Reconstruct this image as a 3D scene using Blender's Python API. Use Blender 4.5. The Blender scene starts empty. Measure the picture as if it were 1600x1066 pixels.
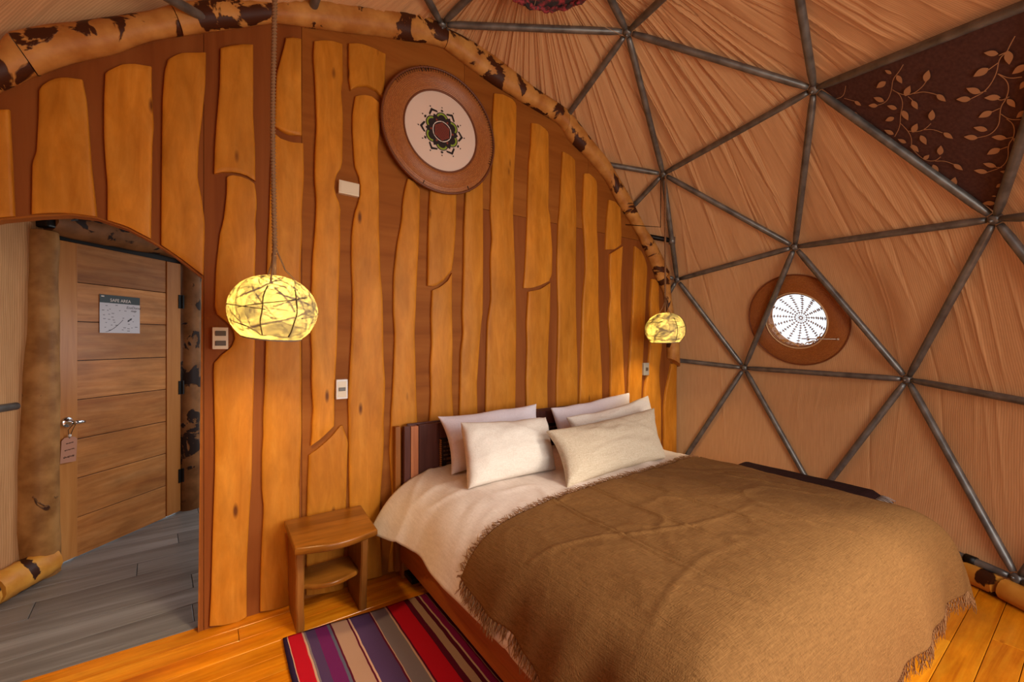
import bpy, bmesh, math, random
import numpy as np
from mathutils import Vector, Matrix, noise as mnoise

SC = bpy.context.scene
COL = SC.collection
random.seed(7)
PI = math.pi

# ------------------------------------------------------------------ camera
cam_d = bpy.data.cameras.new('camera')
cam_d.sensor_width = 36.0
cam_d.lens = 15.3
cam_d.clip_start = 0.05
cam = bpy.data.objects.new('camera', cam_d)
cam.location = (0.0, -2.58, 1.40)
cam.rotation_euler = (PI / 2, 0, -math.atan2(680, 980))
COL.objects.link(cam)
SC.camera = cam

# ------------------------------------------------------------------ sky, window light, exposure
SC.view_settings.view_transform = 'Standard'
SC.view_settings.look = 'None'
SC.view_settings.exposure = -0.12
SC.view_settings.gamma = 1.0
SC.view_settings.use_curve_mapping = False
try:
    SC.cycles.use_denoising = True
    SC.cycles.max_bounces = 8
    SC.cycles.diffuse_bounces = 5
    SC.cycles.sample_clamp_indirect = 6.0
except Exception:
    pass
world = bpy.data.worlds.new('sky')
SC.world = world
world.use_nodes = True
wn = world.node_tree
bgn = wn.nodes['Background']
# bright overcast sky: the zenith about twice as bright as the horizon, dull ground below
w_tc = wn.nodes.new('ShaderNodeTexCoord')
w_sx = wn.nodes.new('ShaderNodeSeparateXYZ')
w_rp = wn.nodes.new('ShaderNodeValToRGB')
w_mr = wn.nodes.new('ShaderNodeMapRange')
w_mr.inputs['From Min'].default_value = -1.0
wn.links.new(w_tc.outputs['Generated'], w_sx.inputs[0])
wn.links.new(w_sx.outputs['Z'], w_mr.inputs['Value'])
wn.links.new(w_mr.outputs[0], w_rp.inputs['Fac'])
el_ = w_rp.color_ramp.elements
el_[0].position, el_[0].color = 0.46, (0.18, 0.17, 0.14, 1)
el_[1].position, el_[1].color = 0.50, (0.62, 0.65, 0.68, 1)
e_ = el_.new(1.0)
e_.color = (0.92, 0.97, 1.0, 1)
wn.links.new(w_rp.outputs['Color'], bgn.inputs['Color'])
bgn.inputs['Strength'].default_value = 1.9

sun_d = bpy.data.lights.new('hazy_sun', 'SUN')
sun_d.energy = 2.6
sun_d.angle = math.radians(13)
sun_d.color = (1.0, 0.88, 0.70)
sun = bpy.data.objects.new('hazy_sun', sun_d)
sun.rotation_euler = Vector((-0.32, 0.70, -0.64)).to_track_quat('-Z', 'Y').to_euler()
COL.objects.link(sun)


def area_light(name, loc, target, sx, sy, power, color):
    d = bpy.data.lights.new(name, 'AREA')
    d.shape = 'RECTANGLE'
    d.size, d.size_y = sx, sy
    d.energy = power
    d.color = color
    o = bpy.data.objects.new(name, d)
    o.location = loc
    o.rotation_euler = (Vector(target) - Vector(loc)).to_track_quat('-Z', 'Y').to_euler()
    COL.objects.link(o)
    return o


# daylight through the dome's bay window (to the right behind the camera) and through the entry's side window
area_light('bay_window_daylight', (1.95, -3.75, 1.45), (1.7, -0.8, 0.55), 2.3, 1.7, 90, (1.0, 0.93, 0.84))
area_light('entry_window_daylight', (0.95, 0.95, 1.35), (-0.5, 1.1, 0.4), 0.6, 0.6, 13, (0.92, 0.96, 1.0))

# ------------------------------------------------------------------ measured tables (metres)
SLABS=[
( [[-0.793,2.28],[-0.799,1.869]],[[-0.657,2.321],[-0.654,2.229],[-0.649,2.096],[-0.643,1.898]],[[-0.793,2.272],[-0.657,2.321]],[[-0.8,1.848],[-0.685,1.888],[-0.642,1.9]] ),
( [[-0.575,2.424],[-0.577,2.319],[-0.583,2.162],[-0.594,2.134],[-0.596,1.927]],[[-0.447,2.512],[-0.434,2.434],[-0.427,2.309],[-0.418,2.148],[-0.401,1.937]],[[-0.575,2.424],[-0.56,2.459],[-0.533,2.486],[-0.502,2.503],[-0.447,2.512]],[[-0.596,1.916],[-0.543,1.93],[-0.486,1.939],[-0.4,1.937]] ),
( [[-0.375,2.562],[-0.379,2.451],[-0.379,2.285],[-0.373,2.158],[-0.368,2.085],[-0.368,1.933]],[[-0.219,2.65],[-0.219,2.54],[-0.211,2.388],[-0.217,2.29],[-0.217,2.232],[-0.221,1.937],[-0.221,1.865]],[[-0.375,2.562],[-0.357,2.587],[-0.315,2.626],[-0.279,2.641],[-0.219,2.65]],[[-0.369,1.928],[-0.302,1.91],[-0.213,1.861]] ),
( [[-0.16,2.701],[-0.172,2.653],[-0.18,2.514],[-0.182,2.299],[-0.185,1.942],[-0.185,1.85]],[[-0.016,2.789],[-0.018,2.646],[-0.031,2.479],[-0.045,2.333],[-0.049,2.181],[-0.033,2.083],[-0.02,1.967],[-0.026,1.713]],[[-0.16,2.701],[-0.137,2.729],[-0.106,2.754],[-0.016,2.789]],[[-0.185,1.844],[-0.107,1.784],[-0.026,1.716]] ),
( [[0.042,2.832],[0.038,2.644],[0.025,2.454],[0.019,2.35],[0.016,2.215]],[[0.18,2.904],[0.18,2.541],[0.189,2.371],[0.189,2.215]],[[0.042,2.832],[0.081,2.862],[0.134,2.888],[0.18,2.904]],[[0.016,2.215],[0.055,2.232],[0.099,2.239],[0.143,2.238],[0.189,2.215]] ),
( [[0.068,2.206],[0.068,2.143],[0.064,2.09],[0.053,1.978],[0.041,1.943],[0.023,1.75],[0.019,1.548],[0.028,1.522],[0.081,1.486],[0.104,1.433],[0.099,1.389],[0.077,1.352],[0.032,1.326],[0.014,1.3],[0.014,1.22],[0.019,0.938],[0.019,0.789],[0.009,0.425],[0.004,0.183],[-0.003,0.021]],[[0.185,2.198],[0.194,2.157],[0.197,2.093],[0.189,1.999],[0.193,1.943],[0.188,1.765],[0.188,1.367],[0.183,1.157],[0.177,0.919],[0.179,1.018],[0.174,0.7],[0.163,0.512],[0.152,0.261],[0.152,0.021]],[[0.068,2.206],[0.085,2.222],[0.125,2.223],[0.162,2.215],[0.185,2.198]],[[-0.003,0.021],[0.059,0.004],[0.122,-0.0],[0.155,0.013]] ),
( [[0.329,2.997],[0.314,2.924],[0.285,2.792],[0.275,2.525]],[[0.403,3.02],[0.403,2.788],[0.405,2.505]],[[0.329,2.997],[0.364,3.016],[0.403,3.02]],[[0.275,2.519],[0.304,2.505],[0.344,2.494],[0.405,2.505]] ),
( [[0.275,2.481],[0.26,2.345],[0.254,2.136],[0.251,2.009],[0.246,1.939],[0.241,1.748],[0.236,1.367],[0.231,1.154],[0.225,0.913],[0.223,1.013],[0.218,0.821],[0.218,0.628],[0.227,0.549],[0.218,0.37],[0.212,0.179],[0.21,0.015]],[[0.413,2.464],[0.417,2.28],[0.405,2.032],[0.407,2.137],[0.408,1.997],[0.399,1.785],[0.403,1.377],[0.405,1.202],[0.403,1.05],[0.405,0.891],[0.405,0.996],[0.403,0.861],[0.397,0.727],[0.393,0.459],[0.391,0.016]],[[0.275,2.481],[0.304,2.461],[0.354,2.454],[0.413,2.464]],[[0.21,0.015],[0.275,0.003],[0.333,0.003],[0.391,0.01]] ),
( [[0.468,3.034],[0.461,2.957],[0.47,2.833],[0.479,2.582],[0.471,2.442],[0.468,2.291],[0.477,2.166],[0.473,2.043],[0.475,2.078],[0.459,1.85],[0.453,1.672],[0.448,1.483],[0.451,1.388],[0.455,1.329],[0.453,1.164],[0.464,0.997],[0.456,0.884],[0.455,0.991],[0.449,0.839]],[[0.614,3.076],[0.617,2.86],[0.606,2.82],[0.617,2.669],[0.614,2.405],[0.606,2.368],[0.577,2.326],[0.568,2.253],[0.589,2.186],[0.606,2.154],[0.598,2.062],[0.603,2.172],[0.603,2.049],[0.6,1.865],[0.591,1.62],[0.586,1.388],[0.577,1.218],[0.571,1.072],[0.571,0.951],[0.572,0.979],[0.569,0.929]],[[0.468,3.034],[0.511,3.057],[0.566,3.073],[0.614,3.076]],[[0.449,0.83],[0.493,0.86],[0.532,0.893],[0.569,0.926]] ),
( [[0.44,0.775],[0.433,0.586],[0.43,0.457],[0.428,0.044]],[[0.612,0.93],[0.646,0.829],[0.639,0.688],[0.636,0.46],[0.623,0.208],[0.623,-0.005]],[[0.44,0.779],[0.48,0.81],[0.545,0.868],[0.601,0.923],[0.617,0.924]],[[0.428,0.024],[0.519,0.008],[0.623,-0.005]] ),
( [[0.648,3.093],[0.648,2.894],[0.66,2.832]],[[0.862,3.113],[0.855,2.94],[0.846,2.843]],[[0.648,3.093],[0.705,3.117],[0.777,3.122],[0.862,3.113]],[[0.66,2.832],[0.693,2.863],[0.753,2.887],[0.802,2.878],[0.846,2.843]] ),
( [[0.687,2.804],[0.671,2.721],[0.669,2.612],[0.681,2.397],[0.71,2.343],[0.716,2.258],[0.699,2.188],[0.681,2.13],[0.675,2.074],[0.677,2.123],[0.665,2.021],[0.663,1.86],[0.671,1.649],[0.665,1.437],[0.657,1.289],[0.645,1.066],[0.649,0.93],[0.649,0.861],[0.65,0.686],[0.653,0.457],[0.667,0.024]],[[0.831,2.769],[0.827,2.655],[0.814,2.552],[0.821,2.341],[0.821,2.096],[0.823,2.211],[0.823,2.044],[0.831,1.8],[0.844,1.672],[0.847,1.491],[0.849,1.31],[0.86,1.154],[0.849,0.921],[0.853,0.835],[0.852,0.952],[0.847,0.698],[0.832,0.507],[0.825,0.33],[0.837,0.119],[0.843,-0.002]],[[0.687,2.804],[0.728,2.826],[0.777,2.833],[0.821,2.81],[0.831,2.769]],[[0.667,0.006],[0.752,0.012],[0.843,0.004]] ),
( [[1.001,2.398],[0.981,2.335],[0.967,2.204],[0.958,2.117],[0.963,2.216],[0.933,1.992],[0.911,1.8],[0.908,1.581],[0.918,1.436],[0.911,1.247],[0.903,1.073],[0.896,0.928],[0.893,0.948],[0.885,0.738],[0.898,0.555],[0.91,0.386],[0.904,0.191],[0.878,0.03]],[[1.08,2.357],[1.077,2.221],[1.072,2.009],[1.061,1.813],[1.052,1.602],[1.045,1.437],[1.052,1.242],[1.056,1.062],[1.064,0.866],[1.064,0.837],[1.064,0.055]],[[1.001,2.398],[1.042,2.387],[1.077,2.348]],[[0.878,0.014],[0.948,0.009],[1.064,0.016]] ),
( [[1.148,2.371],[1.137,2.155],[1.132,1.971],[1.129,1.75]],[[1.333,2.392],[1.329,2.153],[1.312,1.945],[1.298,1.865]],[[1.148,2.371],[1.333,2.392]],[[1.129,1.75],[1.178,1.749],[1.237,1.789],[1.298,1.865]] ),
( [[1.162,1.722],[1.153,1.576],[1.158,1.376],[1.148,1.239],[1.153,1.055],[1.142,0.88],[1.142,0.445]],[[1.303,1.841],[1.301,1.644],[1.306,1.36],[1.301,1.123],[1.312,0.901],[1.312,0.443]],[[1.162,1.722],[1.22,1.749],[1.272,1.792],[1.303,1.846]],[[1.142,0.139],[1.312,0.19]] ),
( [[1.405,2.422],[1.39,2.162],[1.387,1.873],[1.377,1.584],[1.383,1.44],[1.365,1.328],[1.36,1.12],[1.356,0.897],[1.356,0.402]],[[1.536,2.514],[1.539,2.019],[1.536,1.606],[1.516,1.457],[1.488,1.113],[1.494,0.883],[1.494,0.375]],[[1.405,2.422],[1.536,2.514]],[[1.356,0.195],[1.494,0.212]] ),
( [[1.631,3.127],[1.617,2.961],[1.622,2.786],[1.617,2.638],[1.601,2.459],[1.596,2.312],[1.604,2.395],[1.613,2.112],[1.598,1.976],[1.604,1.692],[1.574,1.524],[1.564,1.192],[1.559,0.885],[1.559,0.363]],[[1.82,3.089],[1.814,2.806],[1.796,2.574],[1.788,2.345],[1.793,2.396],[1.793,2.222],[1.808,1.964],[1.818,1.53],[1.814,1.182],[1.81,0.904],[1.81,0.313]],[[1.631,3.127],[1.701,3.143],[1.774,3.136],[1.807,3.116],[1.82,3.089]],[[1.559,0.197],[1.81,0.226]] ),
( [[1.958,3.014],[1.95,2.84],[1.934,2.727],[1.924,2.523],[1.919,2.367],[1.92,2.33],[1.909,2.098],[1.894,1.885],[1.883,1.787]],[[2.121,2.964],[2.125,2.644],[2.117,2.401],[2.134,2.365],[2.157,2.092],[2.153,1.907],[2.122,1.858]],[[1.958,3.014],[2.023,3.025],[2.104,3.0],[2.121,2.964]],[[1.883,1.787],[1.949,1.791],[2.04,1.821],[2.122,1.858]] ),
( [[1.927,1.763],[1.909,1.532],[1.916,1.355],[1.905,1.108],[1.909,0.931],[1.909,0.294]],[[2.138,1.841],[2.134,1.611],[2.115,1.354],[2.105,1.079],[2.11,0.877],[2.11,0.254]],[[1.927,1.763],[2.04,1.789],[2.138,1.847]],[[1.909,0.223],[2.11,0.236]] ),
( [[2.263,2.879],[2.248,2.67],[2.231,2.42],[2.218,2.323],[2.206,2.005],[2.218,1.614],[2.211,1.353],[2.198,1.074],[2.201,0.888],[2.201,0.422]],[[2.397,2.828],[2.408,2.451],[2.4,2.603],[2.408,2.273],[2.402,1.859],[2.408,1.527],[2.422,1.196],[2.422,0.905],[2.422,0.469]],[[2.263,2.879],[2.34,2.865],[2.381,2.849],[2.397,2.828]],[[2.201,0.255],[2.407,0.273]] ),
( [[2.493,2.758],[2.473,2.45],[2.493,2.244],[2.508,1.993],[2.473,1.696],[2.465,1.445],[2.456,1.194],[2.436,0.904],[2.436,0.467]],[[2.641,2.672],[2.635,2.349],[2.656,2.05],[2.656,1.705],[2.671,1.403],[2.702,1.078],[2.702,0.893],[2.702,0.426]],[[2.493,2.758],[2.552,2.771],[2.626,2.734],[2.641,2.672]],[[2.436,0.113],[2.702,0.101]] ),
( [[2.78,2.59],[2.755,2.432],[2.742,2.179]],[[2.925,2.549],[2.942,2.349],[2.935,2.247]],[[2.78,2.597],[2.86,2.594],[2.925,2.549]],[[2.742,2.172],[2.844,2.185],[2.935,2.24]] ),
( [[2.796,2.141],[2.786,1.953],[2.805,1.801],[2.774,1.579],[2.796,1.403],[2.805,1.183],[2.796,0.919],[2.796,0.522]],[[2.958,2.228],[2.935,1.966],[2.925,1.718],[2.958,1.403],[2.968,1.177],[2.982,0.939],[2.982,0.497]],[[2.796,2.141],[2.876,2.184],[2.958,2.228]],[[2.796,0.104],[2.982,0.112]] ),
( [[3.112,2.235],[3.094,1.98],[3.087,1.726],[3.07,1.518],[3.049,1.312],[3.025,1.107],[3.019,0.902],[3.019,0.492]],[[3.283,2.067],[3.261,1.734],[3.236,1.404],[3.218,1.169],[3.2,0.842],[3.2,0.515]],[[3.112,2.247],[3.2,2.211],[3.254,2.146],[3.283,2.067]],[[3.019,0.105],[3.2,0.105]] ),
( [[3.346,1.965],[3.32,1.737],[3.335,1.547],[3.32,1.308],[3.29,1.119],[3.247,0.956],[3.236,0.839],[3.236,0.51]],[[3.448,1.937],[3.448,1.743],[3.479,1.55],[3.498,1.355],[3.463,1.161],[3.46,1.04],[3.487,0.843],[3.487,0.502]],[[3.346,1.972],[3.402,1.972],[3.448,1.937]],[[3.236,0.082],[3.487,0.076]] ),
( [[3.645,1.18],[3.597,1.033],[3.557,0.912],[3.533,0.766],[3.533,0.521]],[[3.727,1.177],[3.727,0.9],[3.723,0.498]],[[3.645,1.18],[3.727,1.182]],[[3.533,0.055],[3.723,0.045]] ),
]
OUTER = [[-0.877,2.348],[-0.784,2.453],[-0.685,2.557],[-0.663,2.611],[-0.569,2.686],[-0.425,2.767],[-0.206,2.902],[-0.143,2.959],[0.031,3.063],[0.266,3.164],[0.509,3.271],[0.671,3.306],[1.093,3.445],[1.253,3.417],[1.462,3.411],[1.702,3.358],[1.94,3.274],[2.253,3.217],[2.361,3.179],[2.523,3.053],[2.747,2.918],[3.004,2.679],[3.22,2.435],[3.441,2.228],[3.557,2.071],[3.616,1.824],[3.656,1.653],[3.717,1.406],[3.738,1.15],[3.728,0.482],[3.717,0.234]]
INNER = [[-0.877,2.181],[-0.784,2.281],[-0.685,2.376],[-0.576,2.485],[-0.445,2.594],[-0.342,2.659],[-0.229,2.763],[-0.105,2.836],[-0.016,2.887],[0.194,3.007],[0.266,3.05],[0.406,3.091],[0.646,3.152],[0.814,3.201],[1.221,3.301],[1.317,3.274],[1.611,3.187],[1.847,3.145],[2.253,3.082],[2.32,2.984],[2.544,2.886],[2.747,2.76],[2.873,2.605],[3.038,2.465],[3.15,2.356],[3.329,2.121],[3.441,1.958],[3.538,1.844],[3.577,1.553],[3.587,1.235]]
ARCH = [[-0.907,1.713],[-0.847,1.788],[-0.768,1.845],[-0.685,1.886],[-0.58,1.918],[-0.486,1.939],[-0.406,1.939],[-0.302,1.907],[-0.213,1.858],[-0.143,1.811],[-0.083,1.76],[-0.026,1.706],[-0.028,1.44],[-0.033,0.884],[-0.038,0.33],[-0.041,0.028]]
JOINTS = [[[-0.651, 2.611], [-0.576, 2.485]], [[-0.153, 2.951], [-0.103, 2.837]], [[0.257, 3.16], [0.28, 3.056]], [[1.253, 3.417], [1.253, 3.309]], [[2.267, 3.211], [2.293, 3.053]], [[3.072, 2.584], [2.988, 2.513]], [[3.557, 2.071], [3.441, 1.958]], [[3.738, 1.15], [3.587, 1.235]]]
NODES = [[3.267,0.969,0.13],[3.824,0.036,0.13],[3.952,-1.126,0.158],[3.675,0.488,1.253],[4.011,-0.523,1.154],[3.661,-0.067,1.986],[2.788,-2.845,1.845],[3.333,-2.628,1.035],[3.557,-2.208,0.124],[3.343,-2.155,2.033],[3.881,-1.685,1.14],[3.691,-1.072,2.123],[1.366,1.515,2.183],[1.902,1.773,1.375],[2.401,1.586,0.13],[2.251,1.229,2.331],[2.924,1.312,1.368],[3.134,0.591,2.27],[1.378,0.9,2.897],[1.201,-0.07,3.399],[1.392,-1.004,3.499],[2.346,0.362,3.025],[2.186,-0.719,3.371],[3.107,-0.314,2.794],[2.47,-2.447,2.637],[1.934,-1.74,3.272],[2.929,-1.486,2.888],[2.448,-3.27,1.003],[1.884,-3.372,0.13],[2.901,-2.916,0.13],[0.804,1.772,1.393],[0.276,1.579,0.13],[1.337,1.808,0.13],[-0.054,-2.85,1.892],[0.825,-3.157,2.039],[1.916,-3.155,2.021],[0.261,-3.274,1.04],[1.356,-3.502,1.048],[0.796,-3.369,0.13],[-0.625,-2.636,1.101],[-0.941,-2.084,0.13],[-0.216,-2.91,0.13],[-0.933,-0.155,2.101],[-0.396,0.585,2.329],[0.486,1.226,2.361],[-0.97,0.481,1.33],[-0.217,1.308,1.42],[-0.585,0.958,0.13],[-1.306,-0.56,1.261],[-1.259,-1.062,0.13],[-1.135,0.024,0.13],[-0.386,-0.382,2.834],[0.417,0.358,3.057],[0.506,-0.708,3.371],[0.289,-2.45,2.674],[1.383,-2.601,2.828],[0.844,-1.742,3.291],[-0.603,-2.124,2.137],[-0.94,-1.09,2.218],[-0.178,-1.472,2.935],[-1.181,-1.672,1.222]]
EDGES = [(0,1),(0,3),(0,14),(0,16),(1,2),(1,3),(1,4),(2,4),(2,8),(2,10),(3,4),(3,5),(3,16),(3,17),(4,5),(4,10),(4,11),(5,11),(5,17),(5,23),(6,7),(6,9),(6,24),(6,27),(6,35),(7,8),(7,9),(7,10),(7,27),(7,29),(8,10),(8,29),(9,10),(9,11),(9,24),(9,26),(10,11),(11,23),(11,26),(12,13),(12,15),(12,18),(12,30),(12,44),(13,14),(13,15),(13,16),(13,30),(13,32),(14,16),(14,32),(15,16),(15,17),(15,18),(15,21),(16,17),(17,21),(17,23),(18,19),(18,21),(18,44),(18,52),(19,20),(19,21),(19,22),(19,52),(19,53),(20,22),(20,25),(20,53),(20,56),(21,22),(21,23),(22,23),(22,25),(22,26),(23,26),(24,25),(24,26),(24,35),(24,55),(25,26),(25,55),(25,56),(27,28),(27,29),(27,35),(27,37),(28,29),(28,37),(28,38),(30,31),(30,32),(30,44),(30,46),(31,32),(31,46),(31,47),(33,34),(33,36),(33,39),(33,54),(33,57),(34,35),(34,36),(34,37),(34,54),(34,55),(35,37),(35,55),(36,37),(36,38),(36,39),(36,41),(37,38),(38,41),(39,40),(39,41),(39,57),(39,60),(40,41),(40,49),(40,60),(42,43),(42,45),(42,48),(42,51),(42,58),(43,44),(43,45),(43,46),(43,51),(43,52),(44,46),(44,52),(45,46),(45,47),(45,48),(45,50),(46,47),(47,50),(48,49),(48,50),(48,58),(48,60),(49,50),(49,60),(51,52),(51,53),(51,58),(51,59),(52,53),(53,56),(53,59),(54,55),(54,56),(54,57),(54,59),(55,56),(56,59),(57,58),(57,59),(57,60),(58,59),(58,60)]
TRIS = [(0,3,1),(3,4,1),(1,4,2),(3,5,4),(6,9,7),(9,10,7),(7,10,8),(10,2,8),(9,11,10),(11,4,10),(10,4,2),(11,5,4),(12,15,13),(15,16,13),(13,16,14),(16,0,14),(15,17,16),(17,3,16),(16,3,0),(17,5,3),(12,15,18),(15,21,18),(18,21,19),(21,22,19),(19,22,20),(15,17,21),(17,23,21),(21,23,22),(17,5,23),(6,9,24),(9,26,24),(24,26,25),(26,22,25),(25,22,20),(9,11,26),(11,23,26),(26,23,22),(11,5,23),(6,7,27),(7,29,27),(27,29,28),(7,8,29),(12,13,30),(13,32,30),(30,32,31),(13,14,32),(33,36,34),(36,37,34),(34,37,35),(37,27,35),(35,27,6),(36,38,37),(38,28,37),(37,28,27),(33,36,39),(36,41,39),(39,41,40),(36,38,41),(42,45,43),(45,46,43),(43,46,44),(46,30,44),(44,30,12),(45,47,46),(47,31,46),(46,31,30),(42,45,48),(45,50,48),(48,50,49),(45,47,50),(42,51,43),(51,52,43),(43,52,44),(52,18,44),(44,18,12),(51,53,52),(53,19,52),(52,19,18),(53,20,19),(33,54,34),(54,55,34),(34,55,35),(55,24,35),(35,24,6),(54,56,55),(56,25,55),(55,25,24),(56,20,25),(33,54,57),(54,59,57),(57,59,58),(59,51,58),(58,51,42),(54,56,59),(56,53,59),(59,53,51),(56,20,53),(33,39,57),(39,60,57),(57,60,58),(60,48,58),(58,48,42),(39,40,60),(40,49,60),(60,49,48)]

VINE_STEMS = [[[0.302,0.386],[0.309,0.346],[0.308,0.296],[0.342,0.244],[0.362,0.178],[0.33,0.123]],[[0.342,0.251],[0.387,0.253],[0.43,0.219],[0.453,0.168],[0.499,0.104],[0.515,0.038]],[[0.349,0.25],[0.404,0.26],[0.432,0.295],[0.44,0.345],[0.434,0.384]],[[0.432,0.295],[0.457,0.33],[0.503,0.351],[0.532,0.355]],[[0.421,0.267],[0.451,0.264],[0.474,0.256]],[[0.487,0.123],[0.543,0.112],[0.585,0.088],[0.618,0.039]],[[0.543,0.112],[0.58,0.139],[0.595,0.176],[0.593,0.218]],[[0.586,0.16],[0.62,0.199],[0.665,0.211]],[[0.608,0.045],[0.668,0.029],[0.717,0.028],[0.75,0.058],[0.75,0.098]],[[0.75,0.058],[0.778,0.092],[0.822,0.106]],[[0.564,0.713],[0.579,0.671],[0.588,0.653],[0.585,0.617],[0.626,0.565],[0.651,0.485],[0.632,0.423]],[[0.628,0.567],[0.669,0.565],[0.701,0.546],[0.73,0.502],[0.74,0.464],[0.77,0.428],[0.801,0.391],[0.812,0.334],[0.785,0.288]],[[0.631,0.568],[0.674,0.574],[0.701,0.604]],[[0.766,0.437],[0.808,0.436],[0.839,0.465]],[[0.797,0.433],[0.837,0.43],[0.881,0.385],[0.892,0.341],[0.944,0.292],[0.964,0.236],[0.944,0.172]],[[0.731,0.515],[0.724,0.486],[0.702,0.48]],[[0.596,0.605],[0.59,0.56]],[[0.586,0.651],[0.576,0.626]],[[0.59,0.659],[0.602,0.643]],[[0.651,0.485],[0.637,0.465]],[[0.744,0.455],[0.734,0.422]],[[0.878,0.383],[0.863,0.355]],[[0.899,0.333],[0.89,0.303]],[[0.964,0.236],[0.946,0.218]],[[0.137,0.12],[0.163,0.06],[0.133,0.014]],[[0.17,0.051],[0.226,0.074]]]
VINE_LEAVES = [[[0.287,0.317],[0.25,0.313]],[[0.311,0.325],[0.357,0.305]],[[0.29,0.267],[0.273,0.21]],[[0.348,0.173],[0.293,0.157]],[[0.338,0.132],[0.299,0.1]],[[0.432,0.374],[0.408,0.429]],[[0.409,0.26],[0.393,0.319]],[[0.512,0.354],[0.565,0.35]],[[0.449,0.262],[0.499,0.239]],[[0.423,0.179],[0.374,0.162]],[[0.449,0.19],[0.504,0.161]],[[0.443,0.13],[0.421,0.083]],[[0.583,0.231],[0.55,0.281]],[[0.563,0.119],[0.547,0.177]],[[0.667,0.215],[0.719,0.217]],[[0.602,0.133],[0.657,0.107]],[[0.503,0.047],[0.45,0.035]],[[0.497,0.013],[0.455,0.002]],[[0.581,0.048],[0.535,0.037]],[[0.608,0.059],[0.661,0.045]],[[0.74,0.103],[0.707,0.151]],[[0.706,0.026],[0.706,0.069]],[[0.757,0.035],[0.808,0.01]],[[0.818,0.107],[0.87,0.107]],[[0.906,-0.004],[0.876,0.051]],[[0.226,0.074],[0.27,0.075]],[[0.258,0.016],[0.299,0.004]],[[0.57,0.631],[0.526,0.607]],[[0.588,0.658],[0.631,0.618]],[[0.585,0.567],[0.568,0.506]],[[0.641,0.466],[0.583,0.45]],[[0.633,0.422],[0.59,0.384]],[[0.71,0.495],[0.667,0.456]],[[0.733,0.504],[0.781,0.492]],[[0.733,0.427],[0.718,0.37]],[[0.787,0.345],[0.737,0.32]],[[0.788,0.29],[0.743,0.255]],[[0.865,0.363],[0.821,0.329]],[[0.886,0.307],[0.875,0.247]],[[0.946,0.223],[0.898,0.199]],[[0.946,0.175],[0.901,0.141]],[[0.882,0.38],[0.926,0.374]],[[1.002,0.237],[0.974,0.214]],[[1.029,0.168],[1.03,0.133]],[[1.067,0.096],[1.055,0.081]],[[1.094,0.062],[1.063,0.015]],[[0.675,0.65],[0.667,0.594]],[[0.819,0.506],[0.819,0.458]],[[0.724,0.601],[0.734,0.561]]]

DC = Vector((1.346, -0.810, 0.804))      # dome centre

# ------------------------------------------------------------------ helpers


def link(name, me, mat=None, parent=None, loc=None):
    o = bpy.data.objects.new(name, me)
    COL.objects.link(o)
    if mat is not None:
        me.materials.append(mat)
    if parent is not None:
        o.parent = parent
    if loc is not None:
        o.location = loc
    return o


def mesh(name, verts, faces, mat=None, parent=None, smooth=False, mats=None, fmat=None):
    me = bpy.data.meshes.new(name)
    me.from_pydata([tuple(v) for v in verts], [], faces)
    if mats:
        for m in mats:
            me.materials.append(m)
        if fmat is not None:
            me.polygons.foreach_set('material_index', fmat)
    if smooth:
        me.polygons.foreach_set('use_smooth', [True] * len(me.polygons))
    me.update()
    return link(name, me, mat, parent)


def fix_normals(o):
    bm = bmesh.new()
    bm.from_mesh(o.data)
    bmesh.ops.recalc_face_normals(bm, faces=bm.faces[:])
    bm.to_mesh(o.data)
    bm.free()
    return o


def empty(name, loc=(0, 0, 0)):
    o = bpy.data.objects.new(name, None)
    o.location = loc
    o.empty_display_size = 0.1
    COL.objects.link(o)
    return o


def tag(o, label, cat, group=None):
    o['label'] = label
    o['category'] = cat
    if group:
        o['group'] = group
    return o


def struct(o):
    o['kind'] = 'structure'
    return o


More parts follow.
